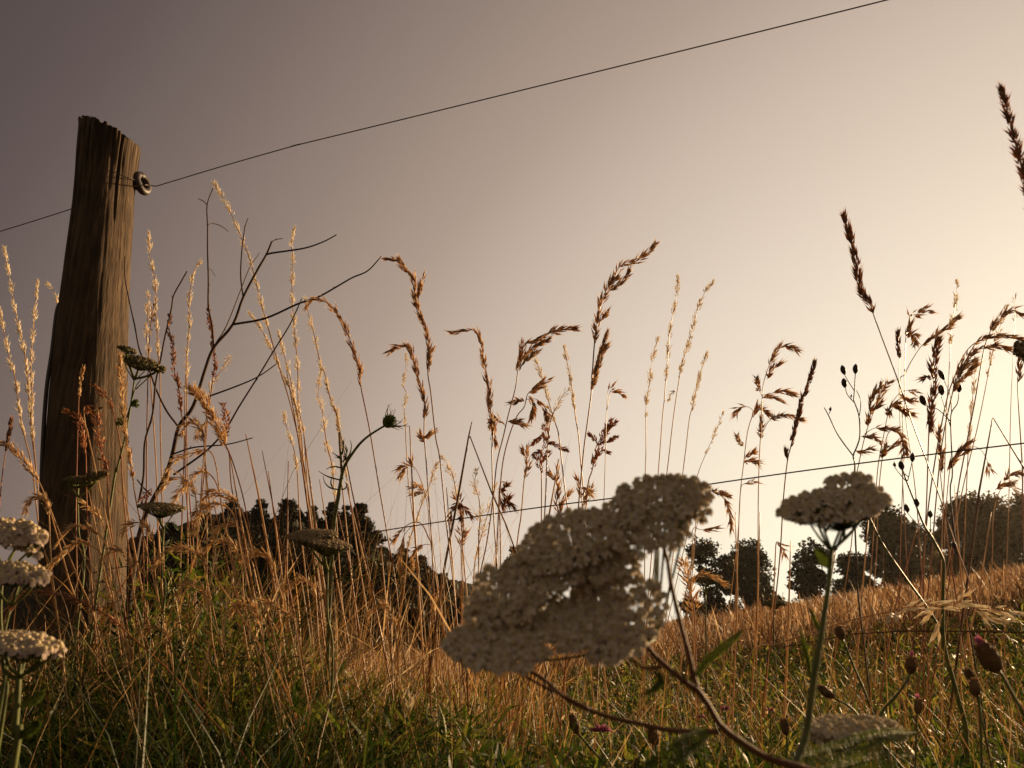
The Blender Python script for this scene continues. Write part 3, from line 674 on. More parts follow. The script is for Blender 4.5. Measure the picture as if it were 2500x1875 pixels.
S('red', 1.7, [(1492,1025),(1480,1050),(1468,1075),(1455,1110),(1445,1150),(1435,1185),(1425,1300)], 5, 'russet loose grass head just above the large yarrow', branches=[[(1475,1065),(1485,1045),(1503,1030)],[(1465,1085),(1480,1078),(1505,1068)],[(1450,1120),(1470,1100),(1485,1105)],[(1460,1090),(1450,1070),(1440,1060)]], wide=1.3)
S('red', 1.7, [(1330,1040),(1335,1075),(1325,1100),(1318,1130),(1322,1160),(1322,1250),(1320,1400)], 5, 'russet loose grass head left of its twin above the large yarrow', branches=[[(1335,1080),(1355,1085),(1385,1100)],[(1330,1060),(1310,1075),(1300,1085)],[(1325,1100),(1305,1110),(1312,1120)],[(1322,1130),(1340,1105)]], wide=1.6, dens=1.2)
S('oat', 1.7, [(1285,1095),(1285,1110),(1288,1140),(1280,1170),(1272,1260),(1262,1330)], 4, 'small brown tuft on a thin stalk left of the loose russet heads', branches=[[(1284,1120),(1278,1100)]])
S('oat', 1.6, [(1362,1145),(1360,1175),(1363,1200),(1358,1230),(1364,1258),(1366,1400)], 5, 'brown loose grass head touching the lower wire', branches=[[(1364,1258),(1370,1230),(1390,1205)],[(1362,1180),(1350,1165),(1342,1155)]])
S('oat', 1.6, [(1410,1170),(1415,1190),(1420,1220),(1425,1280),(1430,1400)], 3, 'brown loose grass head right beside the one touching the wire', branches=[[(1422,1240),(1430,1215),(1445,1190)],[(1418,1190),(1430,1195),(1440,1205)]])
S('oat', 1.6, [(975,1145),(988,1136),(1010,1140),(1018,1150),(1030,1180),(1045,1240),(1052,1330)], 3, 'small brown drooping tuft facing left below the hooked head', branches=[[(995,1138),(985,1150),(976,1163)],[(1012,1148),(1005,1128)]], sw=2)
S('gold', 1.6, [(1003,1190),(1018,1190),(1030,1200),(1042,1210),(1048,1240),(1058,1340)], 3, 'small golden tuft opening left under the brown drooping tuft', branches=[[(1035,1203),(1020,1205),(1005,1206)],[(1033,1200),(1022,1186),(1010,1184)]], sw=2)
S('gold', 1.5, [(962,1320),(975,1300),(990,1285),(1010,1275),(1030,1280),(1045,1310),(1055,1345),(1062,1500)], 3, 'pale grass arching over left at the lower wire', branches=[[(1015,1276),(985,1310),(975,1370),(980,1400)],[(1050,1330),(1035,1330),(1010,1350),(1005,1390)]], wide=.8)
S('oat', 1.5, [(1225,1200),(1232,1190),(1238,1180),(1222,1180),(1218,1230),(1222,1330)], 2, 'dark brown hanging tuft in the crook of the bent straws', branches=[[(1222,1190),(1232,1215),(1250,1235)],[(1224,1200),(1235,1190),(1240,1183)],[(1222,1210),(1228,1235),(1240,1215)]], bmat='dark')
S('oat', 1.5, [(1118,1215),(1122,1235),(1132,1265),(1130,1330),(1128,1450)], 2, 'dark withered tuft on the left folded straw', branches=[[(1120,1225),(1135,1245),(1150,1263)],[(1120,1225),(1108,1238),(1098,1265)],[(1120,1230),(1128,1250),(1125,1268)]], bmat='dark', wide=1.5)
S('oat', 1.5, [(1125,1290),(1128,1310),(1126,1335),(1130,1450)], 3, 'small brown tuft under the lower wire left of the yarrow', branches=[[(1128,1320),(1138,1305)],[(1127,1340),(1120,1320)]], wide=1.3)
# brome at the right
S('oat', 1.4, [(1947,855),(1927,847),(1904,846),(1889,868),(1876,896),(1863,940),(1860,985),(1859,1032),(1854,1111),(1851,1222),(1850,1380)], 5, 'branching brown brome with its tip nodding right, left of the dark spike', branches=[[(1873,925),(1884,905),(1902,888)],[(1861,968),(1856,958),(1851,943),(1847,926)],[(1861,965),(1885,960),(1905,955),(1936,962)],[(1861,970),(1880,968),(1905,976)],[(1859,1070),(1858,1050),(1860,1025)]], dens=1.25, sw=2.6)
S('oat', 1.45, [(1797,1012),(1800,1000),(1815,992),(1830,995),(1842,1005),(1847,990),(1850,975),(1840,1005),(1825,1054),(1816,1127),(1806,1219),(1800,1380)], 4, 'branching brown brome whose side heads reach left and right of its neighbour', branches=[[(1838,1020),(1850,1000),(1875,1010)],[(1862,1055),(1880,1025),(1915,1012),(1957,1022)],[(1818,1120),(1830,1108),(1842,1103)],[(1816,1130),(1835,1125),(1850,1132)],[(1815,1090),(1806,1080),(1800,1065)]], sw=2.4)
S('oat', 1.4, [(2172,933),(2155,955),(2145,975),(2135,1000),(2116,1050),(2101,1110),(2085,1200),(2078,1330)], 4, 'brown brome leaning right behind the seed pods', branches=[[(2118,1040),(2125,1010),(2150,985)],[(2125,1010),(2128,970),(2152,938)],[(2102,1066),(2125,1065),(2147,1078)],[(2088,1100),(2105,1102),(2125,1096)]], sw=2.4)
S('oat', 1.4, [(2235,955),(2215,953),(2198,958),(2180,980),(2168,1010),(2157,1064),(2145,1127),(2139,1190),(2130,1340)], 2, 'brown brome with arched top right of the seed pods', branches=[[(2195,962),(2215,975),(2235,978)],[(2172,1000),(2180,988),(2192,983)],[(2176,990),(2200,998),(2228,1010)],[(2168,1015),(2170,1000),(2172,1010)],[(2180,985),(2205,1005),(2215,1012)]], sw=2.4, dens=1.3)
S('oat', 1.4, [(2207,1108),(2207,1085),(2198,1060),(2185,1050),(2170,1055),(2160,1085),(2152,1130),(2143,1230),(2138,1380)], 4, 'brown brome drooping right like a hook above the lower wire', branches=[[(2110,1060),(2135,1045),(2165,1047),(2190,1048)],[(2153,1120),(2165,1100),(2192,1082)],[(2153,1118),(2158,1100),(2163,1090)]], sw=2.4, dens=1.4)
S('brown', 1.4, [(2268,763),(2255,758),(2240,766),(2224,770),(2221,776),(2211,827),(2208,921),(2211,1016),(2224,1111),(2237,1222),(2250,1400)], 5, 'brown grass with a tight clump on top, right of the leaning head', branches=[[(2213,820),(2217,805),(2221,790)],[(2213,822),(2225,815),(2238,820)],[(2225,815),(2232,830),(2234,843)]], wide=1.5, dens=1.2, sw=2.4)
S('brown', 1.4, [(2338,776),(2313,798),(2290,814),(2268,830),(2249,845),(2224,883),(2208,915),(2197,937),(2205,1100)], 5, 'brown plume slanting up to the right above the tangle', dens=1.25, sw=2.2)
S('dark', 1.4, [(2194,811),(2193,842),(2196,877),(2195,935),(2200,1100)], 3, 'short dark upright spike left of the slanting brown plume', dens=1.2, wide=1.3, sw=2)
S('brown', 1.3, [(2292,830),(2284,858),(2277,890),(2279,930),(2276,969),(2274,1016),(2268,1045),(2262,1222),(2255,1400)], 7, 'thick dark upright grass head in the middle of the right tangle', bmat='dark', dens=1.5, wide=1.2, branches=[[(2275,925),(2265,920),(2255,925)],[(2262,985),(2270,1020),(2273,1048)]])
S('brown', 1.3, [(2488,826),(2460,822),(2433,821),(2401,827),(2370,845),(2347,877),(2332,915),(2313,969),(2290,1080),(2268,1222),(2250,1400)], 5, 'brown grass head arching flat to the right edge, upper of two', wide=.8)
S('brown', 1.25, [(2461,852),(2440,847),(2417,846),(2379,858),(2357,880),(2341,912),(2325,960),(2300,1080),(2285,1222),(2270,1400)], 7, 'brown grass head arching flat to the right edge, lower of two', dens=1.5, wide=1.2, branches=[[(2335,920),(2350,900),(2380,880)],[(2330,935),(2350,925),(2378,895)]])
S('brown', 1.4, [(2493,766),(2478,759),(2465,757),(2446,773),(2427,795),(2417,811),(2401,858),(2379,985),(2354,1111),(2335,1222),(2320,1400)], 6, 'brown grass head nodding right at the right edge, above the arching pair', dens=1.1, wide=1.1)
S('brown', 1.3, [(2484,935),(2487,900),(2490,870)][::-1] + [(2487,1000),(2496,1150),(2498,1300)], 3, 'dark brown grass head hanging at the right edge', bmat='dark', wide=1.3)
S('oat', 1.4, [(2416,1148),(2410,1125),(2396,1100),(2375,1090),(2350,1100),(2330,1120),(2318,1150),(2308,1260),(2300,1400)], 2, 'brome drooping right just above the lower wire near the right edge', branches=[[(2318,1145),(2335,1110),(2370,1080)],[(2300,1155),(2298,1110),(2292,1050)],[(2312,1150),(2335,1118),(2362,1102)]], sw=2.2)
S('oat', 1.4, [(2480,1195),(2470,1190),(2455,1187),(2440,1200),(2425,1260),(2420,1400)], 2, 'small brome tuft drooping right over the brown bush', branches=[[(2450,1175),(2470,1158),(2495,1160)],[(2430,1195),(2450,1185),(2475,1180)]], sw=2)
S('oat', 1.2, [(1785,1290),(1783,1262),(1775,1235),(1765,1215),(1745,1202),(1725,1198),(1710,1205),(1700,1240),(1690,1400)], 4, 'brown brome drooping over the right end of the large yarrow', branches=[[(1735,1198),(1755,1200),(1780,1212)]], sw=2.2, dens=1.3)
S('oat', 1.3, [(1749,1288),(1730,1294),(1710,1293),(1690,1296),(1685,1400)], 3, 'small horizontal brown tuft between the two yarrow heads', sw=2)
S('oat', 1.6, [(1915,1350),(1905,1330),(1895,1325),(1892,1370),(1888,1450)], 3, 'small dry tuft nodding left of the single yarrow head', wide=1.5)
S('oat', 1.7, [(1845,1175),(1830,1178),(1815,1182),(1808,1200),(1800,1320)], 3, 'brown tuft pointing right on the wire line between the yarrows', sw=2, wide=1.2)
# ---- left: reds, golds
S('red', 1.5, [(415,770),(413,800),(421,836),(424,860),(426,906),(437,947),(440,985),(443,1010),(453,1064),(455,1200)], 8, 'russet knotty grass head along the thin left twig', wide=1.1)
S('red', 1.6, [(510,748),(513,789),(519,827),(525,890),(519,934),(505,1050),(495,1200)], 5, 'russet grass head behind the upright dead twig', dens=.9)
S('red', 1.7, [(376,745),(370,780),(366,820),(362,900),(360,1000),(358,1150)], 3, 'short faded russet head beside the right side of the post', bmat='gold', dens=.6)
S('fat', 1.2, [(468,947),(480,960),(494,975),(513,1010),(538,1054),(551,1089),(566,1121),(595,1219),(630,1400)], 6, 'fat feathery golden head leaning left in front of the dead branch', dens=1.35)
S('red', 1.3, [(544,988),(550,1015),(554,1048),(545,1075),(560,1110),(570,1220)], 4, 'knobbly russet head right of the fat golden one', wide=1.6, dens=1.2)
S('gold', 1.3, [(480,1065),(492,1045),(505,1030),(500,1090),(505,1250)][::1], 3, 'golden tuft pointing down left under the fat head', wide=1.2)
S('gold', 1.2, [(0,1086),(19,1086),(41,1108),(70,1140),(95,1175),(120,1235),(138,1281),(191,1411),(240,1540)], 5, 'golden head bowing to the left photo edge beside the post', wide=1.2, dens=1.3)
S('dark', 1.2, [(28,1025),(22,1060),(14,1105),(5,1170),(-2,1260),(-5,1400)], 3, 'dark spike rising at the left photo edge')
S('gold', 1.1, [(142,1326),(156,1305),(171,1289),(187,1284),(203,1285),(225,1294),(244,1306),(262,1340),(285,1450)], 7, 'golden head arching left across the post, upper of two', wide=.9)
S('gold', 1.1, [(114,1395),(132,1375),(155,1350),(170,1336),(191,1326),(210,1326),(228,1334),(252,1363),(280,1480)], 7, 'golden head arching left across the post, lower of two', wide=.9)
S('gold', 1.1, [(374,1387),(390,1366),(407,1346),(422,1340),(439,1338),(460,1342),(480,1350),(508,1383),(549,1444),(590,1505),(631,1574),(680,1700)], 8, 'golden head arching left below the dry umbel', wide=1.3, dens=1.4)
S('gold', 1.2, [(525,1306),(533,1290),(545,1281),(562,1280),(582,1285),(598,1310),(612,1360),(640,1480)], 5, 'golden head arching left in front of the dark trees', wide=1.1, dens=1.2)
S('gold', 1.15, [(476,1258),(486,1234),(500,1212),(520,1205),(541,1204),(560,1212),(578,1224),(595,1260),(615,1340),(650,1480)], 7, 'broad golden plume at the foot of the dead branch, upper right', wide=1.9, dens=1.6)
S('gold', 1.15, [(470,1300),(478,1270),(492,1245),(512,1232),(535,1230),(556,1240),(575,1270),(600,1400)], 6, 'broad golden plume under its upper twin at the dead branch foot', wide=1.7, dens=1.4)
S('gold', 1.2, [(405,1160),(418,1135),(435,1118),(455,1110),(478,1104),(500,1098),(518,1108),(530,1150),(545,1260)], 6, 'golden head arching left over the dead branch', wide=1.2)
S('gold', 1.2, [(415,1250),(430,1215),(450,1185),(470,1160),(492,1150),(515,1160),(535,1200),(560,1330)], 6, 'golden head with long awns left of the broad plumes', wide=1.6, dens=1.2)
S('gold', 1.1, [(639,1464),(652,1468),(671,1481),(690,1490),(712,1501),(722,1530),(735,1620)], 5, 'small golden head nodding left in front of the dark bushes', wide=1.2)
S('red', .95, [(24,1485),(57,1452),(106,1444),(163,1456),(212,1477),(260,1501),(301,1534),(325,1558),(407,1631),(488,1725),(570,1814),(618,1873),(680,1950)], 7, 'long russet head lying across the post foot on a diagonal stalk', dens=.9, wide=1.3, sw=4)
S('red', 1.3, [(203,899),(197,935),(193,969),(190,1048),(187,1175),(186,1300),(190,1500)], 3, 'thin greenish-russet spike against the post', bmat='gold', wide=.7)
S('red', 1.3, [(231,944),(248,958),(263,972),(275,1000),(285,1040),(295,1100),(305,1250)], 4, 'russet head slanting over the lit right side of the post', wide=1.2)
S('red', 1.3, [(160,1003),(175,1008),(188,1015),(198,1040),(205,1080),(210,1120),(215,1300)], 6, 'brown head hooking left against the post', wide=1.2)
S('red', 1.3, [(212,1000),(225,1000),(236,1020),(242,1060),(250,1110),(262,1150),(272,1300)], 6, 'brown ragged head in the middle of the post', wide=1.6, dens=1.1)
S('gold', 1.3, [(238,1000),(228,992),(216,990),(205,1000),(212,1060),(220,1084)], 2, 'greenish-gold tuft on top of the brown heads at the post', bmat='umbel_green', wide=1.8)
S('gold', 1.25, [(292,870),(298,930),(300,990),(306,1060),(315,1110),(325,1170),(340,1260)], 6, 'golden head pressed along the right edge of the post', wide=1.1)
S('gold', 1.3, [(205,1230),(225,1240),(240,1255),(252,1280),(262,1330),(275,1450)], 4, 'golden tuft crossing the lower part of the post', wide=1.5)
S('red', 1.3, [(345,1225),(356,1205),(372,1195),(352,1240),(350,1320),(352,1450)], 3, 'russet tuft at the foot of the thin upright twig', wide=1.5)
S('gold', 1.2, [(1060,1480),(1062,1465),(1070,1440),(1080,1430),(1076,1500)], 3, 'small pale curl of grass left of the large yarrow', sw=1.6)
S('white', .9, [(2500,1503),(2455,1494),(2420,1487),(2385,1484),(2350,1477),(2299,1478),(2250,1480),(2195,1490),(2110,1506),(2039,1525),(1970,1548),(1900,1572),(1820,1620)], 8, 'pale oat grass fallen flat across the right, with white husks', dens=1.0, wide=1.1, branches=[[(2380,1484),(2420,1510),(2470,1512)],[(2290,1480),(2262,1502)],[(2215,1488),(2172,1513)],[(2300,1500),(2286,1545)],[(2330,1480),(2350,1455)]])
S('gold', 1.5, [(975,1595),(960,1620),(948,1590),(942,1570)][::-1] + [(972,1650),(975,1720)], 3, 'bright dry tuft low in the middle grass', bmat='pale')
S('fat', 1.5, [(1668,1370),(1675,1395),(1682,1420),(1690,1460),(1695,1500),(1698,1600)], 5, 'fluffy hanging golden tuft right of the large yarrow', wide=1.5)
S('gold', 1.6, [(1765,1425),(1745,1410),(1722,1402),(1700,1405),(1688,1420),(1690,1480),(1695,1600)], 4, 'golden head arching right beside the round dark tree', wide=1.0)
S('gold', 1.2, [(965,1850),(990,1780),(1000,1740),(1002,1700),(1004,1690),(1003,1800),(1000,1900)][::-1][3:] , 2, 'pale dry seed head standing at the bottom edge left of centre', bmat='pale', wide=1.6)

NEW = [((500,1340),(520,1322),(545,1318),(572,1335),(590,1380),(600,1500),'small golden head bowing left in front of the lowest conifers'),
 ((250,1370),(262,1350),(282,1342),(305,1352),(322,1385),(335,1500),'small golden head at the right foot of the post'),
 ((300,1300),(315,1282),(338,1276),(362,1290),(376,1325),(385,1450),'small golden head between the post and the dry brown umbel'),
 ((430,1452),(445,1432),(470,1425),(497,1440),(512,1475),(525,1600),'golden head low in the green weeds right of the post'),
 ((560,1500),(575,1480),(598,1474),(622,1490),(640,1530),(652,1640),'golden head low before the dark bushes, above the diagonal stalk'),
 ((345,1545),(362,1530),(385,1528),(405,1545),(418,1580),(430,1700),'dull golden head in the deep shade right of the post foot'),
 ((60,1250),(72,1225),(92,1212),(112,1225),(120,1260),(128,1400),'golden head just left of the post above the stacked yarrows'),
 ((395,1195),(412,1172),(436,1165),(462,1180),(478,1215),(490,1340),'golden head overlapping the foot of the dead branch'),
 ((600,1370),(617,1352),(640,1350),(660,1368),(672,1400),(685,1520),'golden head bowing left between the conifers and the edge-on yarrow'),
 ((700,1440),(716,1420),(740,1414),(760,1430),(772,1465),(782,1600),'golden head below the edge-on yarrow'),
 ((440,1060),(452,1040),(470,1030),(488,1046),(498,1080),(508,1200),'golden head crossing the dead branch at its fork'),
 ((900,1500),(915,1482),(935,1478),(955,1495),(965,1530),(975,1650),'golden head low left of the large yarrow')]
for *pp, lb in NEW: S('gold', 1.05 + .3*R.random(), [tuple(p) for p in pp], 5, lb, wide=1.3, dens=1.2)
# seedless straws and folded blades
def straw(pts, Y, w, label, mat='straw_blade', name='straw', cat='straw', group='bare dry straws', ext=True):
    s = Y/F; W = [at(x, y, Y) for x, y in pts]; e = W[-1]
    if ext and e.z > ground_z(e.x, e.y) + .02:
        d = (W[-1] - W[-2]).normalized(); dz = e.z - ground_z(e.x, e.y); sl = max(-.4, min(.4, d.x/max(.2, -d.z))) if d.z < 0 else 0
        W.append(Vector((e.x + sl*dz, e.y, ground_z(e.x + sl*dz, e.y) - .01)))
    mb = MB(); P = []
    for a, b in zip(W, W[1:]): P += [a.lerp(b, k/4) for k in range(4)]
    P.append(W[-1]); n = len(P); mb.tube(P, [w*s*.5*(.45 + .55*min(1, 3*i/n)) for i in range(n)], 5)
    o = mb.build(name, M[mat]); return tag(o, label, cat, group)
straw([(1152,1030),(1144,1068),(1118,1216),(1087,1375),(1060,1560)], 1.4, 6, 'straight flat straw ending in the sharp peak left of centre')
straw([(1146,1070),(1147,1064),(1201,1204),(1235,1280),(1264,1359),(1300,1500)], 1.41, 4, 'straw falling right from the sharp peak left of centre')
straw([(2423,1020),(2389,1206),(2375,1320),(2350,1500)], 1.3, 6, 'straight straw on the left side of the folded peak at the right')
straw([(2424,1020),(2500,1143),(2560,1260)], 1.31, 5, 'straw falling right from the folded peak at the right edge')
straw([(704,1125),(702,1280),(700,1400),(706,1560)], 1.5, 4.5, 'short russet straw standing before the dark conifers', 'stem_red')
straw([(1900,1582),(2080,1548),(2212,1540),(2350,1541),(2500,1544),(2700,1552)], 1.2, 4, 'horizontal straw lying under the pale oat grass', ext=False)
straw([(1365,1120),(1340,1260),(1310,1420)], 1.5, 5, 'thick pale straw slanting behind the large yarrow top', 'stem_straw')
straw([(1345,1590),(1400,1540)][::-1] + [(1300,1640)], 1.3, 4, 'short straw under the large yarrow', 'stem_red')
ST = [((700,905),(730,1080),(760,1300),(790,1560)),((742,1060),(760,1200),(790,1420)),((780,1170),(800,1300),(850,1560)),((820,1000),(860,1200),(905,1420),(940,1600)),
      ((845,1180),(880,1330),(915,1480)),((600,1060),(630,1200),(665,1400)),((640,1100),(680,1300),(730,1560)),((560,1100),(590,1280),(640,1560)),
      ((655,1150),(675,1300),(700,1500)),((820,1230),(850,1360),(880,1560)),((1090,1190),(1105,1380),(1120,1600)),((1000,1040),(1010,1250),(1030,1560)),
      ((2040,1350),(2010,1500),(1985,1700)),((1930,1320),(1925,1500),(1915,1750)),((2120,1270),(2100,1500),(2080,1750)),((2250,1250),(2180,1500),(2150,1700)),
      ((2330,1180),(2345,1400),(2370,1600)),((2420,1250),(2390,1450),(2340,1650)),((2290,1100),(2310,1300),(2350,1560)),((1795,1250),(1800,1450),(1790,1700)),
      ((1855,1250),(1850,1450),(1835,1700)),((460,1180),(470,1300),(480,1500)),((380,1200),(390,1350),(400,1500)),((300,1180),(330,1350),(370,1560)),
      ((520,1220),(560,1400),(620,1600)),((215,1190),(260,1420),(330,1650)),((110,1200),(170,1420),(250,1640)),((1050,1500),(1048,1650),(1060,1850)),
      ((640,1280),(700,1500),(760,1760)),((930,1330),(950,1560),(985,1850)),((1150,1450),(1140,1650),(1150,1860)),((1240,1640),(1245,1750),(1240,1870))]
WH = ['behind the wild carrot, leftmost', 'just behind the carrot stem', 'right of the carrot stem base', 'crossing the carrot curve', 'before the right conifers', 'below the leaning feathery head',
      'before the left conifers', 'left of the conifer tops', 'among the straws at the conifers', 'at the conifer foot', 'left of the folded straw', 'behind the hooked brown head',
      'before the tall yarrow stem top', 'left of the tall yarrow stem', 'right of the single yarrow head', 'slanting left at the right trees', 'in the right tangle', 'slanting left at the right edge',
      'amid the right tangle', 'left before the twin round trees', 'right before the twin round trees', 'at the dead branch foot', 'between post and dead branch', 'beside the post foot',
      'under the golden plumes', 'crossing the post low', 'at the far left crossing the post', 'low in the middle grass', 'slanting through the left tangle', 'slanting below the carrot bud', 'under the yarrow left end', 'at the bottom under the yarrow']
for i, (P, wh) in enumerate(zip(ST, WH)):
    straw(list(P), 1.2 + .5*R.random(), 3.6 + 1.6*R.random(), 'thin bare straw ' + wh, ['stem_red', 'stem_straw', 'stem_straw'][i % 3])

# ------------------------------------------------------------------ dead twigs
def dead_shrub():
    Y = 1.55; s = Y/F; base = at(345, 1290, Y); gz = ground_z(base.x, Y)
    root = thing('dead_shrub', 'bare dark dead branch with forking twigs right of the post', 'dead branch', (base.x, Y, gz))
    main = [(322,1420),(345,1290),(373,1222),(402,1168),(421,1111),(437,1042),(465,1004),(481,969),(500,906),(522,849),(569,792),(594,726),(629,659),(651,621),(664,590)]
    m = MB(); P = [Vector((base.x - .01, Y, gz - .02))] + [at(x, y, Y) for x, y in main]; Ps = spline(P, 4); n = len(Ps)
    m.tube(Ps, [s*(6.6 - 4.0*i/n) for i in range(n)], 8)
    m.build('main_branch', M['twig'], root)
    tw = [([(664,590),(675,585),(691,582)], 1.3, .02),
          ([(651,621),(670,617),(743,606),(790,590),(822,573)], 2.2, -.03), ([(569,792),(648,777),(727,742),(775,726),(822,700),(860,678),(898,661),(931,626)], 2.4, -.06),
          ([(594,726),(588,675),(590,621),(594,583),(599,552),(606,533)], 1.8, .03), ([(522,849),(518,796),(509,748),(509,685),(507,606),(507,552),(506,501),(520,460)], 2.2, .05),
          ([(506,501),(498,492),(484,485)], 1.2, .06), ([(507,549),(521,546),(540,552),(559,566)], 1.2, .05), ([(507,653),(517,660),(526,675)], 1.1, .05),
          ([(528,837),(553,796),(585,716),(610,653),(634,618)], 1.4, .08),
          ([(424,1159),(506,1099),(551,1048),(585,991),(633,915),(671,852),(708,792),(737,729)], 2.2, -.1),
          ([(475,978),(506,969),(585,940),(633,918),(677,887)], 2.1, .05),
          ([(434,1040),(405,1000),(380,947),(364,902),(342,858),(329,795),(312,716),(305,675),(305,627)], 2.1, .1),
          ([(340,1222),(351,1159),(354,1080),(373,1010),(380,937),(392,880),(402,827),(418,757),(424,722),(441,690),(457,662)], 2.3, -.08),
          ([(424,1108),(475,1092),(554,1085),(617,1069)], 1.7, -.05), ([(370,1209),(350,1190),(335,1171)], 2, 0)]
    rn = random.Random(3)
    for P, w, dy in tw:
        t = MB(); nP = len(P); Q = [at(x, y, Y + dy*(i/max(1, nP-1))) for i, (x, y) in enumerate(P)]; S_ = spline(Q, 5); n = len(S_)
        t.tube(S_, [s*w*1.3*(1 - .45*i/n) for i in range(n)], 6)
        for i in range(4, n-2, 5):       # buds and nodes
            if rn.random() < .6:
                d = (S_[i+1] - S_[i]).normalized(); sd_ = Vector((rn.uniform(-1, 1), rn.uniform(-.5, .5), rn.uniform(0, 1))).normalized()
                t.spikelet(S_[i], (d + sd_).normalized(), s*rn.uniform(5, 11), s*3.2)
        t.build('twig', M['twig'], root)
dead_shrub()

# ------------------------------------------------------------------ yarrows
def capitulum(pt, ct, gr, p, nrm_, r, rn, petals=5):
    n = nrm_.normalized(); a = n.cross(Vector((.21, .3, .93)))
    a.normalize(); b = n.cross(a); q0 = rn.random()*6.28
    for k in range(petals):
        q = q0 + 2*math.pi*k/petals + rn.uniform(-.1, .1); e = a*math.cos(q) + b*math.sin(q); t = n.cross(e)
        lift = n*(r*rn.uniform(-.65, -.2)); bi = len(pt.v); pr = r*rn.uniform(.9, 1.1)
        pt.v += [p + e*(r*.22) + n*(r*.12), p + e*(pr*.5) - t*(r*.46) + n*(r*.18), p + e*(pr*.5) + t*(r*.46) + n*(r*.15), p + e*(pr*.62) + n*(r*.26), p + e*(pr*.95) - t*(r*.44) + lift, p + e*(pr*.98) + lift*1.1, p + e*(pr*.88) + t*(r*.44) + lift]
        pt.f += [(bi, bi+3, bi+1), (bi, bi+2, bi+3), (bi+1, bi+3, bi+5, bi+4), (bi+3, bi+2, bi+6, bi+5)]
    bi = len(ct.v); m = 7
    for h_, rr in ((.05, .50), (.36, .44), (.56, .24)):
        for k in range(m):
            q = 2*math.pi*k/m; ct.v.append(p + n*(r*h_) + (a*math.cos(q) + b*math.sin(q))*(r*rr*rn.uniform(.85, 1.15)))
    ct.v.append(p + n*(r*.62))
    for j in range(2):
        for k in range(m):
            k2 = (k+1) % m; ct.f.append((bi+j*m+k, bi+j*m+k2, bi+(j+1)*m+k2, bi+(j+1)*m+k))
    for k in range(m): ct.f.append((bi+2*m+k, bi+2*m+(k+1) % m, bi+3*m))
    for _ in range(3):
        q = rn.random()*6.28; e = a*math.cos(q) + b*math.sin(q)
        ct.spikelet(p + n*(r*.3) + e*(r*.18), n + e*.35, r*.45, r*.12)
    bi = len(gr.v); m = 6
    for h_, rr in ((-.02, .60), (-.55, .50), (-1.1, .14)):
        for k in range(m):
            q = 2*math.pi*k/m; gr.v.append(p + n*(r*h_) + (a*math.cos(q) + b*math.sin(q))*(r*rr))
    for j in range(2):
        for k in range(m):
            k2 = (k+1) % m; gr.f.append((bi+j*m+k2, bi+j*m+k, bi+(j+1)*m+k, bi+(j+1)*m+k2))

TOCAM = lambda p: (CAM - p).normalized()
def umbel(root, lobes, Y, fl, nvec, node, petal='petal', depth=1.0, seed=1, pitch=1.0, cup=.35, disc='disc', pname='flower_cluster', ped=1.7):
    """lobes: (cx, cy, half width, half height, rotation deg); node: photo pixel the pedicels spring from"""
    s = Y/F; rn = random.Random(seed)
    nb = at(node[0], node[1], Y + (node[2] if len(node) > 2 else .0))
    for li, lo in enumerate(lobes):
        cx, cy, a, b, rot = lo[:5]; dY = lo[5] if len(lo) > 5 else 0
        pt, ct, gr = MB(), MB(), MB(); ca, sa = math.cos(math.radians(rot)), math.sin(math.radians(rot))
        # floret centres: hexagonal spread with jitter on a true disc of radius a, seen foreshortened to b
        step = fl*pitch; pts = []; ny = int(a/step/.866) + 2
        for j in range(-ny, ny+1):
            for i in range(-ny-2, ny+3):
                u = (i + .5*(j & 1))*step + rn.uniform(-.28, .28)*step; v = j*.866*step + rn.uniform(-.28, .28)*step
                r2 = (u*u + v*v)/(a*a)
                if r2 > 1.0 + .16*noise.noise(Vector((math.atan2(v, u)*1.5, li*3.1 + seed, 0))): continue
                pts.append((u, v, r2))
        sq = math.sqrt(max(0, 1 - (b/a)**2))
        hub = at(cx, cy, Y + dY) - nvec.normalized()*(a*s*.5)
        gr.tube(spline([nb, nb.lerp(hub, .5) + Vector((0, 0, -.002)), hub], 4), s*3.2, 6)
        for (u, v, r2) in pts:
            dome = (1 - r2)*a*.16
            X_ = u; Y_ = v*b/a
            px = cx + X_*ca - Y_*sa; py = cy + X_*sa + Y_*ca - dome*.7
            dd = -v*sq*s*depth + rn.uniform(-.45, .45)*fl*s
            p = at(px, py, Y + dY + dd)
            rad = Vector((u*ca/a, .4*v/a, -u*sa/a - .2*v/a))
            nn = (nvec + TOCAM(p)*.05 + rad*cup + Vector((rn.uniform(-.45, .45), rn.uniform(-.4, .4), rn.uniform(-.35, .35)))).normalized()
            capitulum(pt, ct, gr, p, nn, fl*.56*s*rn.uniform(.82, 1.12), rn, 5 if rn.random() < .7 else 4)
            gr.tube([hub, hub.lerp(p, .6) - nn*(fl*s*.5), p - nn*(fl*s*.45)], fl*.075*s*.5, 3)
        cl = pt.build(pname, M[petal], root, True)
        ct.build('disc_florets', M[disc], cl, True); gr.build('pedicels', M['stem_green'], cl, True)

def sub_build(mb, name, mat, parent): return mb.build(name, mat, parent)

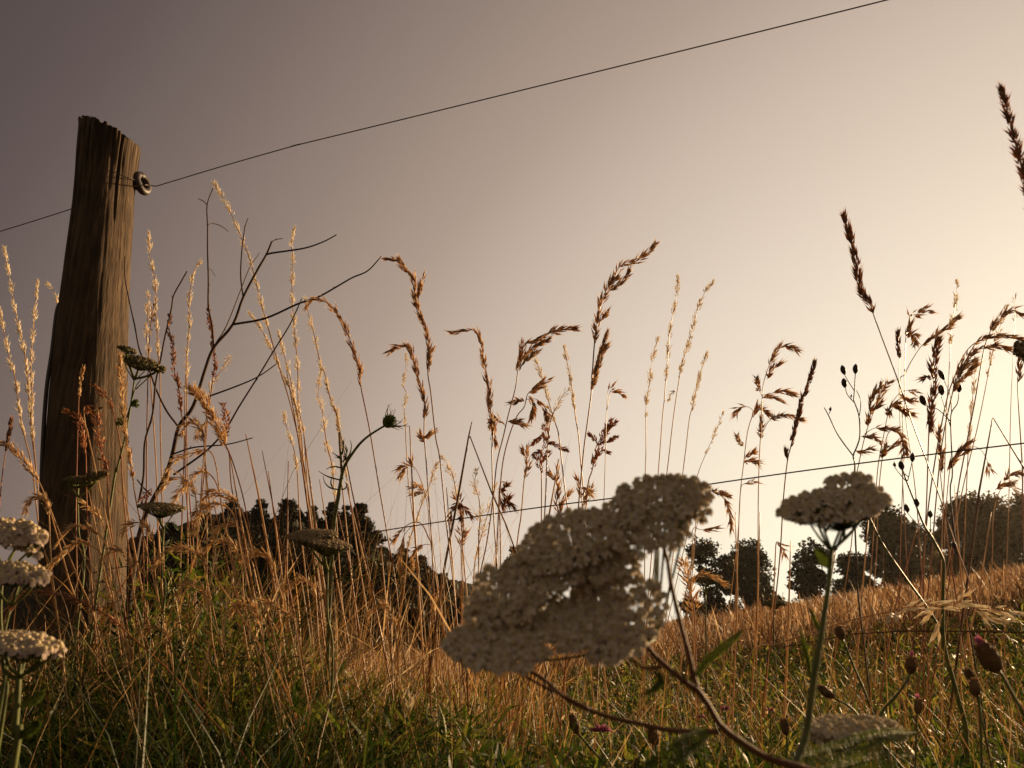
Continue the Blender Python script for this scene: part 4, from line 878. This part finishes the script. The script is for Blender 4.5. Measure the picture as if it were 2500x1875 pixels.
def stem_part(root, pts, Y, w0, w1, mat='stem_yarrow', name='stem', dY=0.0, hairs=0):
    s = Y/F; n0 = len(pts); W = [at(x, y, Y + dY*i/max(1, n0-1)) for i, (x, y) in enumerate(pts)]
    P = spline(W, 6); n = len(P); mb = MB(); mb.tube(P, [s*.5*(w0 + (w1 - w0)*i/(n-1))*(1 + .05*math.sin(i*1.7)) for i in range(n)], 9)
    rn = random.Random(n0)
    for i in range(hairs):
        j = rn.randrange(n-1); t = (P[j+1] - P[j]).normalized(); o = Vector((rn.gauss(0, 1), rn.gauss(0, 1), rn.gauss(0, 1))); o = (o - t*o.dot(t)).normalized()
        mb.spikelet(P[j].lerp(P[j+1], rn.random()) + o*s*w1*.35, o, s*5, s*.7)
    return mb.build(name, M[mat], root)

def fern_leaf(root, pts, Y, wpx, mat='leaf', name='leaf', dY=0):
    s = Y/F; W = [at(x, y, Y + dY*i/len(pts)) for i, (x, y) in enumerate(pts)]; P = spline(W, 12); n = len(P); mb = MB()
    mb.tube(P, [s*1.7*(1 - .7*i/n) for i in range(n)], 5); rn = random.Random(int(pts[0][0]))
    for i in range(1, n-1):
        t = i/n; d = (P[i+1] - P[i-1]).normalized(); L = s*wpx*.62*math.sin(math.pi*min(1, .15 + .85*t))**.7
        a = d.cross(Vector((0, -1, .25))).normalized(); c = d.cross(a)
        for sg in (-1, 1):
            for q in (-.5, .25, .8):
                dr = a*sg + d*.75 + c*q*.9 + Vector((rn.gauss(0, .15),)*3)
                mb.leaf(P[i], dr, c, L*rn.uniform(.7, 1.1), s*2.6, .1, 2)
                e = P[i] + dr.normalized()*L*.55
                mb.leaf(e, dr + d*.9, c, L*.4, s*2.0, .1, 2)
    return mb.build(name, M[mat], root, False)

base = at(1985, 1960, .40)
ym = thing('yarrow_plant', 'large blurred white yarrow with a broad lobed flower head, nearest the camera', 'yarrow', (base.x, base.y, ground_z(base.x, base.y)), 'white yarrows')
YY = .37
umbel(ym, [(1618, 1212, 124, 52, -3, .02), (1600, 1292, 92, 46, 4, .008), (1395, 1318, 135, 72, -14, .0), (1320, 1392, 110, 56, -10, 0), (1232, 1450, 102, 80, -25, -.005),
           (1214, 1578, 130, 60, 3, -.012), (1310, 1505, 90, 54, -10, -.002), (1425, 1530, 112, 62, -6, -.006), (1545, 1480, 90, 82, -10, .0), (1455, 1368, 104, 50, 0, .004), (1470, 1410, 70, 34, -10, .006), (1496, 1566, 80, 50, -8, -.01), (1672, 1240, 66, 50, 20, .02), (1450, 1470, 76, 44, 0, .004), (1512, 1262, 66, 46, -30, .008), (1545, 1325, 56, 40, 0, .004), (1180, 1500, 50, 50, 0, -.006)],
      YY, 24.5, Vector((-.22, -.62, .52)), (1600, 1560, .03), seed=5, pitch=.92, depth=.5)
stem_part(ym, [(1276,1627),(1329,1660),(1390,1709),(1471,1745),(1553,1765),(1634,1782),(1695,1786),(1755,1786)], .37, 9, 13, hairs=120)
stem_part(ym, [(1280,1650),(1320,1672),(1382,1702),(1440,1732)], .368, 6, 8)
stem_part(ym, [(1150,1590),(1200,1622),(1276,1627)], .37, 5, 8)
stem_part(ym, [(1555,1545),(1565,1558),(1597,1599),(1617,1618),(1657,1652),(1686,1675),(1703,1686),(1729,1722),(1760,1772),(1815,1815),(1872,1849),(1938,1869),(1990,1885),(2060,1900)], .37, 11, 18, hairs=260)
stem_part(ym, [(1618,1330),(1630,1371),(1638,1424),(1662,1525),(1680,1592),(1691,1640),(1703,1683)], .375, 9, 13, hairs=120)
stem_part(ym, [(1600,1330),(1600,1380),(1598,1420)], .375, 6, 7, 'stem_green')
stem_part(ym, [(1665,1270),(1645,1320),(1632,1371)], .378, 6, 7, 'stem_green')
stem_part(ym, [(1548,1560),(1540,1590),(1548,1612),(1573,1630),(1600,1630),(1614,1628)], .362, 5, 9, 'stem_yarrow')
fern_leaf(ym, [(1700,1650),(1727,1612),(1760,1585),(1790,1560),(1812,1540)], .375, 22)
fern_leaf(ym, [(1730,1780),(1690,1810),(1655,1835),(1600,1870),(1540,1900)], .36, 60, dY=-.02)
fern_leaf(ym, [(1604,1640),(1612,1660),(1600,1680),(1570,1695)], .365, 20)
# the branch that carries the single right head
umbel(ym, [(2050, 1236, 128, 36, -7, .0), (1990, 1232, 92, 36, -10, -.006), (2070, 1180, 64, 24, -4, .012), (2120, 1215, 50, 32, 8, .006)], .42, 24.5, Vector((-.15, -.36, .75)), (2030, 1345, .0), seed=9, pitch=.92, depth=.5)
stem_part(ym, [(2031,1340),(2027,1377),(2021,1440),(2012,1500),(2001,1572),(1984,1672),(1969,1786),(1955,1835),(1938,1869)], .42, 11, 16, 'stem_green', hairs=200, dY=-.045)
for P in ([(2031,1345),(2014,1300),(2004,1262),(1985,1240)], [(2014,1300),(2030,1275),(2052,1245)], [(2031,1345),(2010,1325),(1985,1290),(1970,1268)], [(2031,1350),(2056,1320),(2084,1290),(2104,1250)], [(2060,1315),(2064,1280),(2075,1250)]):
    stem_part(ym, P, .42, 7, 4, 'stem_green', 'flower_stalk')
fern_leaf(ym, [(1978,1655),(1972,1610),(1962,1570),(1953,1527)], .41, 13)
fern_leaf(ym, [(2012,1545),(1996,1530),(1984,1500),(1977,1485)], .41, 12)
mb = MB(); mb.leaf(at(2024,1385,.42), at(1990,1330,.41) - at(2024,1385,.42), Vector((0, -1, 0)), .014, .006); mb.build('bract', M['leaf'], ym)
fern_leaf(ym, [(1948,1850),(2000,1842),(2060,1828),(2120,1808),(2180,1795),(2240,1790)], .43, 55, dY=.05)
fern_leaf(ym, [(2010,1885),(2080,1870),(2160,1850),(2240,1850)], .42, 60, dY=.03)

def side_yarrow(label, lobes, Y, fl, nvec, node, stems, petal='petal', seed=1, leaves=(), disc='disc', sw=(5, 9), smat='stem_green', pitch=.82, depth=.8):
    e = at(stems[0][-1][0], stems[0][-1][1], Y); root = thing('yarrow_plant', label, 'yarrow', (e.x, Y, ground_z(e.x, Y)), 'white yarrows')
    umbel(root, lobes, Y, fl, nvec, node, petal, depth, seed, pitch, .3, disc)
    for i, st in enumerate(stems):
        if i == 0:
            s = Y/F; W = [at(x, y, Y) for x, y in st]; W.append(Vector((e.x, Y, ground_z(e.x, Y) - .02))); P = spline(W, 6); n = len(P)
            mb = MB(); mb.tube(P, [s*.5*(sw[0] + (sw[1] - sw[0])*j/(n-1)) for j in range(n)], 8); mb.build('stem', M[smat], root)
        else: stem_part(root, st, Y, sw[0]*.8, sw[0]*.6, smat, 'flower_stalk')
    for l in leaves: fern_leaf(root, l, Y, 26)
    return root
side_yarrow('low white yarrow lying near the bottom right, seen from its side', [(2060, 1775, 88, 24, 4), (2150, 1777, 62, 20, 10), (2010, 1792, 50, 20, 0), (2100, 1765, 50, 16, 0)], .52, 24, Vector((-.05, -.5, .8)), (2075, 1830), [[(2075,1830),(2080,1900)]], seed=21, petal='petal', pitch=.78)
side_yarrow('pinkish white yarrow at the left edge, topmost of three stacked heads', [(40, 1300, 74, 30, 4), (75, 1325, 38, 34, 20), (-20, 1290, 50, 26, 0)], .62, 26, Vector((.1, -.35, .85)), (10, 1390), [[(8,1390),(2,1500),(10,1650),(0,1800)], [(10,1390),(30,1350),(60,1330)], [(10,1390),(-5,1350),(-10,1320)]], petal='petal_pink', seed=22)
side_yarrow('pinkish white yarrow at the left edge, middle of three stacked heads', [(45, 1398, 66, 24, 3), (-10, 1402, 56, 24, 0), (88, 1408, 28, 18, 10)], .6, 26, Vector((.1, -.45, .8)), (28, 1480), [[(24,1490),(10,1560),(5,1700)], [(28,1480),(55,1430)], [(28,1480),(10,1430)]], petal='petal_pink', seed=23)
side_yarrow('pinkish white yarrow at the left edge, lowest of three, on a thick green stem', [(60, 1572, 88, 26, 4), (10, 1570, 60, 22, 0), (130, 1585, 30, 20, 10)], .55, 26, Vector((.08, -.4, .85)), (48, 1650), [[(46,1655),(42,1720),(36,1800),(32,1880)], [(48,1655),(90,1620),(100,1612)], [(46,1660),(15,1640),(5,1610)], [(46,1652),(50,1620)]], petal='petal_pink', seed=24, leaves=[[(40,1800),(62,1790),(85,1775),(95,1760)], [(48,1725),(80,1710),(108,1690)]], sw=(12, 17))
side_yarrow('dull edge-on yarrow with two flat tiers before the conifers', [(762, 1306, 62, 12, -3), (795, 1324, 66, 11, 10, -.02)], 1.15, 9, Vector((.0, .05, 1)), (800, 1390), [[(800,1395),(800,1500),(812,1650)], [(798,1390),(760,1340),(735,1318)], [(800,1392),(780,1345)], [(800,1390),(815,1345),(840,1335)]], petal='umbel_dry', disc='umbel_dry', seed=25, sw=(4, 6))
side_yarrow('dark greenish yarrow head leaning against the lit right side of the post', [(312, 853, 24, 6, 18), (345, 885, 48, 14, 14), (385, 900, 22, 9, 8)], 1.3, 9, Vector((.1, .2, .95)), (328, 925), [[(328,930),(320,985),(305,1070),(285,1150),(270,1230)], [(328,930),(310,900),(305,880)], [(330,928),(355,905)], [(332,950),(365,920),(380,908)], [(310,1020),(330,950),(345,925)]], petal='umbel_green', disc='umbel_dry', seed=26, sw=(4, 6), leaves=[[(318,988),(334,984)], [(308,1032),(288,1028)]])
side_yarrow('dark greenish yarrow head low in front of the post', [(195, 1172, 42, 8, 0), (240, 1160, 28, 8, -10)], 1.3, 9, Vector((0, .15, 1)), (190, 1215), [[(190,1215),(192,1300),(200,1450)], [(190,1215),(170,1180)], [(190,1218),(235,1170)]], petal='umbel_green', disc='umbel_green', seed=27, sw=(4, 6))
side_yarrow('dry brown flat umbel at the foot of the dead branch', [(395, 1238, 58, 8, 3)], 1.2, 9, Vector((0, .1, 1)), (400, 1290), [[(400,1290),(395,1400),(398,1500)], [(400,1290),(370,1245)], [(400,1290),(430,1245)]], petal='umbel_dry', disc='umbel_green', seed=28, sw=(4, 6))
side_yarrow('small dull yarrow out in the field left of the tall yarrow stem', [(1890, 1472, 30, 6, 0)], 2.6, 8, Vector((0, 0, 1)), (1890, 1500), [[(1890,1500),(1890,1580)], [(1890,1500),(1875,1478)]], petal='umbel_green', disc='umbel_green', seed=30, sw=(3, 4))
side_yarrow('flat golden-green umbel beside the round dark tree', [(1722, 1412, 40, 7, -6)], 1.7, 8, Vector((0, .1, 1)), (1722, 1450), [[(1722,1452),(1724,1560),(1726,1700)], [(1722,1452),(1700,1415)], [(1722,1452),(1745,1412)]], petal='umbel_green', disc='umbel_dry', seed=31, sw=(3, 5))
side_yarrow('dark blurred flower head cut by the right edge', [(2506, 848, 32, 20, 0), (2498, 860, 22, 16, 0)], .8, 14, Vector((-.1, -.6, .5)), (2510, 900), [[(2510,900),(2525,1200),(2540,1500)]], petal='umbel_dry', disc='umbel_green', seed=32, sw=(5, 8))

# ------------------------------------------------------------------ wild carrot with a closed bud
def wild_carrot():
    Y = 1.3; s = Y/F; e = at(800, 1700, Y); root = thing('wild_carrot', 'green wild carrot bent over with a closed spiky bud', 'wild carrot', (e.x, Y, ground_z(e.x, Y)))
    stm = [(938,1040),(903,1062),(879,1083),(860,1108),(846,1129),(837,1150),(831,1182),(824,1224),(817,1266),(812,1330),(806,1450),(800,1600),(800,1700)]
    W = [at(x, y, Y) for x, y in stm] + [Vector((e.x, Y, ground_z(e.x, Y) - .02))]; P = spline(W, 6); n = len(P); mb = MB()
    mb.tube(P, [s*.5*(5 + 4.5*min(1, i/(n*.5))) for i in range(n)], 9); mb.build('stem', M['stem_green'], root)
    stem_part(root, [(829,1055),(830,1090),(833,1120),(834,1150),(836,1170)], Y, 3.5, 6, 'stem_green')
    c = at(950, 1030, Y); b = MB(); rn = random.Random(4); ax = (at(956, 1024, Y) - at(938, 1040, Y)).normalized()
    NL, NM = 9, 16; a = ax.cross(Vector((0, 1, 0))).normalized(); d = ax.cross(a)
    for i in range(NL+1):
        th = math.pi*i/NL
        for k in range(NM):
            q = 2*math.pi*k/NM; rr = 15*s*math.sin(th)*(1 + .12*rn.uniform(-1, 1)); b.v.append(c - ax*(17*s*math.cos(th)) + (a*math.cos(q) + d*math.sin(q))*rr)
    for i in range(NL):
        for k in range(NM): b.f.append((i*NM+k, i*NM+(k+1) % NM, (i+1)*NM+(k+1) % NM, (i+1)*NM+k))
    for i in range(170):
        th = rn.uniform(.9, 3.0); q = rn.random()*6.28; o = -ax*math.cos(th) + (a*math.cos(q) + d*math.sin(q))*math.sin(th)
        b.spikelet(c + o*14*s, o + ax*.5, s*rn.uniform(4, 8), s*2.4)
    b.build('bud', M['leaf'], root, False)
    br = MB()
    tips = [(948,988),(957,984),(965,998),(944,1000),(940,1012),(984,1022),(996,1034),(985,1048),(975,1050),(1000,1040),(966,1000),(952,995),(980,1030)]
    for (x, y) in tips:
        o = (a*rn.uniform(-1, 1) + d*rn.uniform(-1, 1)).normalized(); t0 = c - ax*9*s + o*10*s; t1 = at(x, y, Y + rn.uniform(-.015, .015))
        m = (t0 + t1)/2 + (t1 - c).normalized()*3*s + o*6*s
        br.tube(spline([t0, m, t1], 5), [s*1.5 - s*.1*i for i in range(11)], 4)
        br.tube([m, m + (t1 - m)*.6 + o*5*s], s*.6, 3)
    br.build('bracts', M['stem_green'], root)
    lf = [[(834,1118),(822,1112),(811,1104)], [(833,1120),(825,1117),(818,1116)], [(833,1142),(818,1139),(806,1141),(796,1146)], [(831,1172),(805,1165),(790,1158),(778,1150)], [(824,1195),(805,1190),(793,1178),(789,1162)],
          [(812,1190),(808,1180),(809,1170),(812,1160)], [(828,1195),(842,1193),(847,1182),(841,1177)], [(833,1110),(838,1095),(838,1075)], [(838,1125),(852,1112),(858,1090),(855,1075)], [(838,1128),(846,1108),(842,1092),(836,1090)], [(840,1122),(855,1115),(866,1098)], [(840,1116),(848,1100),(842,1085)], [(836,1108),(839,1090),(840,1070)]]
    for L in lf:
        m = MB(); Q = spline([at(x, y, Y + .01*i) for i, (x, y) in enumerate(L)], 5); n = len(Q)
        m.tube(Q, [s*(2.2 - 1.7*abs(i/n - .2)/.8) for i in range(n)], 5); m.build('leaf', M['leaf'], root)
    # finely cut lower leaves
    for L in ([(808,1420),(860,1395),(900,1370),(925,1365)], [(806,1440),(760,1480),(730,1530)], [(806,1390),(850,1410),(920,1405),(985,1412)], [(812,1330),(780,1370),(765,1400)]):
        m = MB(); Q = spline([at(x, y, Y + .02*i) for i, (x, y) in enumerate(L)], 6); n = len(Q); m.tube(Q, s*1.3, 4)
        for i in range(3, n-1, 2):
            d0 = (Q[i+1] - Q[i]).normalized()
            for sg in (-1, 1):
                dr = (d0*.8 + Vector((0, rn.uniform(-.4, .4), sg*1.0))).normalized(); m.spikelet(Q[i], dr, s*rn.uniform(18, 34), s*3); m.spikelet(Q[i] + dr*s*12, (dr + d0).normalized(), s*14, s*2.4)
        m.build('lower_leaf', M['leaf'], root, False)
wild_carrot()

# ------------------------------------------------------------------ dark seed capsules (nipplewort-like) on forked stems
def capsule(mb, p, d, L, w):
    d = d.normalized(); a = d.cross(Vector((.1, 1, .1))).normalized(); c = d.cross(a); b = len(mb.v); n = 9
    prof = [(0, .18), (.12, .55), (.35, .95), (.6, 1), (.82, .82), (.95, .55), (1.0, .5), (1.05, .12)]
    for t, r in prof:
        for k in range(n):
            q = 2*math.pi*k/n; rr = w*.5*r*(1 + .06*math.cos(q*3)); mb.v.append(p + d*(L*t) + a*(rr*math.cos(q)) + c*(rr*math.sin(q)))
    for i in range(len(prof)-1):
        for k in range(n): mb.f.append((b+i*n+k, b+i*n+(k+1) % n, b+(i+1)*n+(k+1) % n, b+(i+1)*n+k))
    mb.f.append(tuple(b + k for k in range(n))[::-1]); mb.f.append(tuple(b + (len(prof)-1)*n + k for k in range(n)))
def podplant(label, Y, stems, pods, sw=2.6):
    s = Y/F; e = at(stems[0][0][-1][0], stems[0][0][-1][1], Y); root = thing('seed_pod_plant', label, 'seed pod plant', (e.x, Y, ground_z(e.x, Y)), 'branched plants with dark seed pods')
    for i, (P, w0, w1) in enumerate(stems):
        W = [at(x, y, Y) for x, y in P]
        if i == 0: W.append(Vector((e.x, Y, ground_z(e.x, Y) - .01)))
        Q = spline(W, 6); n = len(Q); m = MB(); m.tube(Q, [s*.5*(w0 + (w1 - w0)*j/(n-1)) for j in range(n)], 6); m.build('stem' if i == 0 else 'branch', M['pod' if w1 < 5 else 'stem_green'], root)
    for (x, y, dx, dy, L, w) in pods:
        m = MB(); p = at(x, y, Y); d = at(x + dx, y + dy, Y) - p; capsule(m, p, d, L*s, w*s)
        for q in range(5): m.spikelet(p + d.normalized()*L*s, d.normalized() + Vector((R.uniform(-.5, .5), R.uniform(-.5, .5), R.uniform(-.3, .3))), 4*s, 1.5*s)
        m.build('seed_pod', M['pod'], root)
podplant('forked stem with three dark seed pods against the bright sky', 1.3,
    [([(2088,912),(2086,950),(2084,975),(2086,982),(2097,1016),(2099,1064),(2092,1090),(2083,1113),(2087,1136),(2085,1200),(2090,1350),(2100,1500)], 2.4, 4.5),
     ([(2061,913),(2070,930),(2083,950),(2087,957)], 1.8, 2.4), ([(2063,944),(2068,962),(2078,975),(2085,982)], 1.8, 2.4), ([(2091,953),(2101,978),(2099,1008),(2097,1016)], 1.8, 2.4), ([(2077,968),(2079,975)], 1.4, 1.6),
     ([(2012,995),(2022,1013),(2047,1064),(2083,1113)], 2.2, 3.2), ([(2028,1002),(2024,1010)], 1.6, 1.8)],
    [(2062, 915, -7, -24, 24, 14), (2088, 913, 1, -25, 25, 14), (2063, 947, -4, -24, 24, 14), (2078, 970, 0, -6, 6, 5), (2026, 1003, 2, -8, 8, 7)])
podplant('green forked stem with several dark pods before the right trees', 1.1,
    [([(2205,1150),(2214,1177),(2235,1230),(2255,1280),(2275,1312),(2300,1360),(2304,1385),(2302,1450),(2302,1548),(2310,1600),(2324,1650),(2340,1710),(2357,1775),(2365,1870)], 3.5, 12),
     ([(2121,1259),(2145,1310),(2170,1352),(2218,1421),(2251,1466),(2280,1510),(2302,1548)], 4, 7), ([(2184,1140),(2195,1155),(2214,1177)], 1.8, 2.4), ([(2227,1125),(2218,1165),(2214,1177)], 1.8, 2.4), ([(2202,1150),(2218,1165)], 1.8, 2.2), ([(2214,1250),(2235,1275),(2262,1300)], 1.8, 2.4), ([(2271,1262),(2272,1300)], 1.8, 2.2)],
    [(2203, 1148, -5, -22, 22, 14), (2227, 1128, 1, -22, 22, 12), (2185, 1140, -2, -10, 10, 8), (2217, 1251, -6, -18, 19, 13), (2240, 1237, -4, -18, 19, 13), (2271, 1264, 0, -15, 16, 12), (2330, 1340, -2, -16, 16, 11)])
podplant('thin stems with three dark pods inside the right grass tangle', 1.35,
    [([(2341,960),(2337,985),(2323,1007),(2321,1040),(2325,1150),(2330,1300)], 2.2, 3.6), ([(2298,968),(2305,990),(2320,1040)], 1.8, 2.6), ([(2258,990),(2290,1000),(2322,1030)], 1.6, 2.4), ([(2305,930),(2320,965),(2323,1007)], 1.6, 2.4)],
    [(2341, 958, 0, -22, 22, 14), (2300, 965, -4, -24, 26, 16), (2258, 990, -8, -20, 26, 16), (2305, 928, -12, -22, 28, 13)])

# ------------------------------------------------------------------ brown knapweed-like buds
def bud_plant(label, Y, c, d, L, w, stem, petal=None):
    s = Y/F; e = at(stem[-1][0], stem[-1][1], Y); root = thing('budded_flower', label, 'flower bud', (e.x, Y, ground_z(e.x, Y)), 'brown buds among the grass')
    p = at(c[0], c[1], Y); D = (at(c[0] + d[0], c[1] + d[1], Y) - p).normalized(); D = (D + Vector((0, -.15, 0))).normalized()
    m = MB(); b0 = p - D*(L*s*.5); L *= .88; w *= .86; capsule(m, b0, D, L*s*.92, w*s)
    a = D.cross(Vector((.1, 1, .1))).normalized(); q_ = D.cross(a); rn = random.Random(int(c[0]))
    for r_ in range(7):
        t = .05 + r_*.13; rr = w*s*.5*[.5, .8, .95, 1, .95, .85, .7][r_]
        for k in range(9):
            q = 2*math.pi*(k + .5*(r_ & 1))/9; o = a*math.cos(q) + q_*math.sin(q)
            m.leaf(b0 + D*(L*s*t) + o*rr*.93, D + o*(.25 - .06*r_), o, L*s*.24, w*s*.30, .0, 3, .1)
    for k in range(10):
        q = 2*math.pi*k/10; o = a*math.cos(q) + q_*math.sin(q); m.leaf(b0 + D*(L*s*.9) + o*w*s*.22, D + o*rn.uniform(0, .5), o, L*s*rn.uniform(.1, .22), w*s*.16, 0, 2)
    m.build('bud', M['bract'], root)
    W = [b0] + [at(x, y, Y) for x, y in stem]; g_ = ground_z(e.x, Y)
    if W[-1].z > g_:
        sl = (W[-1].x - W[-2].x)/max(.01, W[-2].z - W[-1].z); dz = W[-1].z - g_; W += [Vector((W[-1].x + sl*dz*.5, Y, g_ + dz*.5)), Vector((W[-1].x + sl*dz*.8, Y, g_ - .01))]
    P = spline(W, 5); m = MB(); m.tube(P, [s*(1.3 + 1.5*min(1, i/6))*(w/45)**.5*1.3 for i in range(len(P))], 7); m.build('stem', M['stem_green'], root)
    if petal:
        m = MB(); tp = b0 + D*(L*s*.92); T = at(petal[0], petal[1], Y)
        for k in range(5): m.leaf(tp, (T - tp).normalized() + Vector((rn.uniform(-.25, .25), rn.uniform(-.2, .2), rn.uniform(-.2, .2))), Vector((0, -1, 0)), (T - tp).length*rn.uniform(.8, 1.2), w*s*.28, .1, 3)
        m.build('petals', M['pink'], root)
bud_plant('largest brown bud at the lower right edge, tipped with one purple petal', .52, (2412, 1602), (-38, -52), 82, 56, [(2441,1640),(2468,1688),(2500,1747),(2530,1830)], (2383, 1553))
bud_plant('brown bud standing left of the largest one, flaring at its top', .7, (2224, 1622), (1, -30), 46, 30, [(2219,1654),(2188,1699),(2157,1733),(2130,1800)], (2228, 1588))
bud_plant('rounded brown bud directly right of the tall yarrow stem', .8, (2051, 1543), (-9, -28), 36, 26, [(2060,1567),(2087,1633),(2115,1699),(2150,1800)])
bud_plant('brown bud leaning left low beside the tall yarrow stem', .75, (2016, 1688), (-34, -26), 46, 24, [(2039,1706),(2080,1730),(2130,1790)])
bud_plant('brown bud under the largest one', .75, (2380, 1676), (-4, -28), 46, 28, [(2389,1702),(2394,1770),(2396,1840)])
bud_plant('small faded bud behind the brown bud below the largest one', .9, (2366, 1645), (-12, -20), 28, 24, [(2376,1665),(2390,1720),(2410,1820)])
bud_plant('small brown bud with a bit of pink on top, low right', .8, (2242, 1722), (3, -28), 40, 21, [(2238,1745),(2236,1820)], (2238, 1694))
bud_plant('narrow brown bud at the bottom, left of the tall yarrow stem', .7, (1916, 1772), (-5, -30), 42, 22, [(1920,1795),(1922,1870)])
bud_plant('withered brown bud low under the large yarrow', .9, (1595, 1795), (-6, -24), 44, 30, [(1600,1820),(1610,1880)])
bud_plant('dry brown bud beside the pink clover', .85, (1402, 1765), (-10, -30), 50, 26, [(1415,1795),(1450,1835),(1490,1880)])

# ------------------------------------------------------------------ pink flowers
def pink_flower(label, Y, x, y, w, h, stem, n=60, cat='pink flower', name='pink_flower'):
    s = Y/F; e = at(stem[-1][0], stem[-1][1], Y); root = thing(name, label, cat, (e.x, Y, ground_z(e.x, Y)), 'pink flowers low in the grass')
    c = at(x, y, Y); m = MB(); rn = random.Random(int(x))
    for i in range(n):
        d = Vector((rn.gauss(0, 1), rn.gauss(0, 1), abs(rn.gauss(.4, .9)))).normalized(); p = c + Vector((d.x*w*.16*s, d.y*w*.16*s, -h*.28*s)); m.spikelet(p, Vector((d.x*w, d.y*w, d.z*h)), .55*s*math.hypot(w, h)*.62, 3.2*s)
    m.build('petals', M['pink'], root)
    W = [c - Vector((0, 0, h*.25*s))] + [at(a, b, Y) for a, b in stem]; g_ = ground_z(e.x, Y); W.append(Vector((e.x, Y, g_ - .01)))
    m = MB(); m.tube(spline(W, 4), 1.6*s, 5); m.build('stem', M['stem_green'], root)
pink_flower('pink clover head under the large yarrow stem', 1.0, 1465, 1772, 46, 38, [(1475,1810),(1480,1860)], 110)
pink_flower('dim pink flower in the dark grass left of centre', 1.3, 932, 1757, 30, 20, [(935,1790),(940,1850)], 50)
pink_flower('tubular pink flower right of the thick yarrow stem', 1.0, 1770, 1722, 15, 34, [(1772,1760),(1775,1850)], 26)
pink_flower('pale pink flower midway between the two yarrow stems', 1.0, 1878, 1726, 18, 30, [(1882,1760),(1885,1850)], 26)
pink_flower('reddish pink flower close under the thick yarrow stem', .95, 1712, 1745, 18, 24, [(1716,1780),(1720,1850)], 24)

# ------------------------------------------------------------------ evening haze (sky lies outside it)
hz = MB(); x0, x1, y0, y1, z0, z1 = -60, 60, -6, 60, -12.5, 9
hz.v = [Vector(p) for p in ((x0,y0,z0),(x1,y0,z0),(x1,y1,z0),(x0,y1,z0),(x0,y0,z1),(x1,y0,z1),(x1,y1,z1),(x0,y1,z1))]
hz.f = [(0,3,2,1),(4,5,6,7),(0,1,5,4),(1,2,6,5),(2,3,7,6),(3,0,4,7)]
hm = bpy.data.materials.new('haze_air'); hm.use_nodes = True; hn = hm.node_tree; hn.nodes.clear()
ho = hn.nodes.new('ShaderNodeOutputMaterial'); hv = hn.nodes.new('ShaderNodeVolumePrincipled')
hv.inputs['Color'].default_value = (.9, .82, .7, 1); hv.inputs['Density'].default_value = .00035; hv.inputs['Anisotropy'].default_value = .72
hn.links.new(hv.outputs[0], ho.inputs['Volume'])
o = hz.build('haze', hm, None, False); tag(o, 'thin warm evening haze over the field', 'haze', kind='stuff')
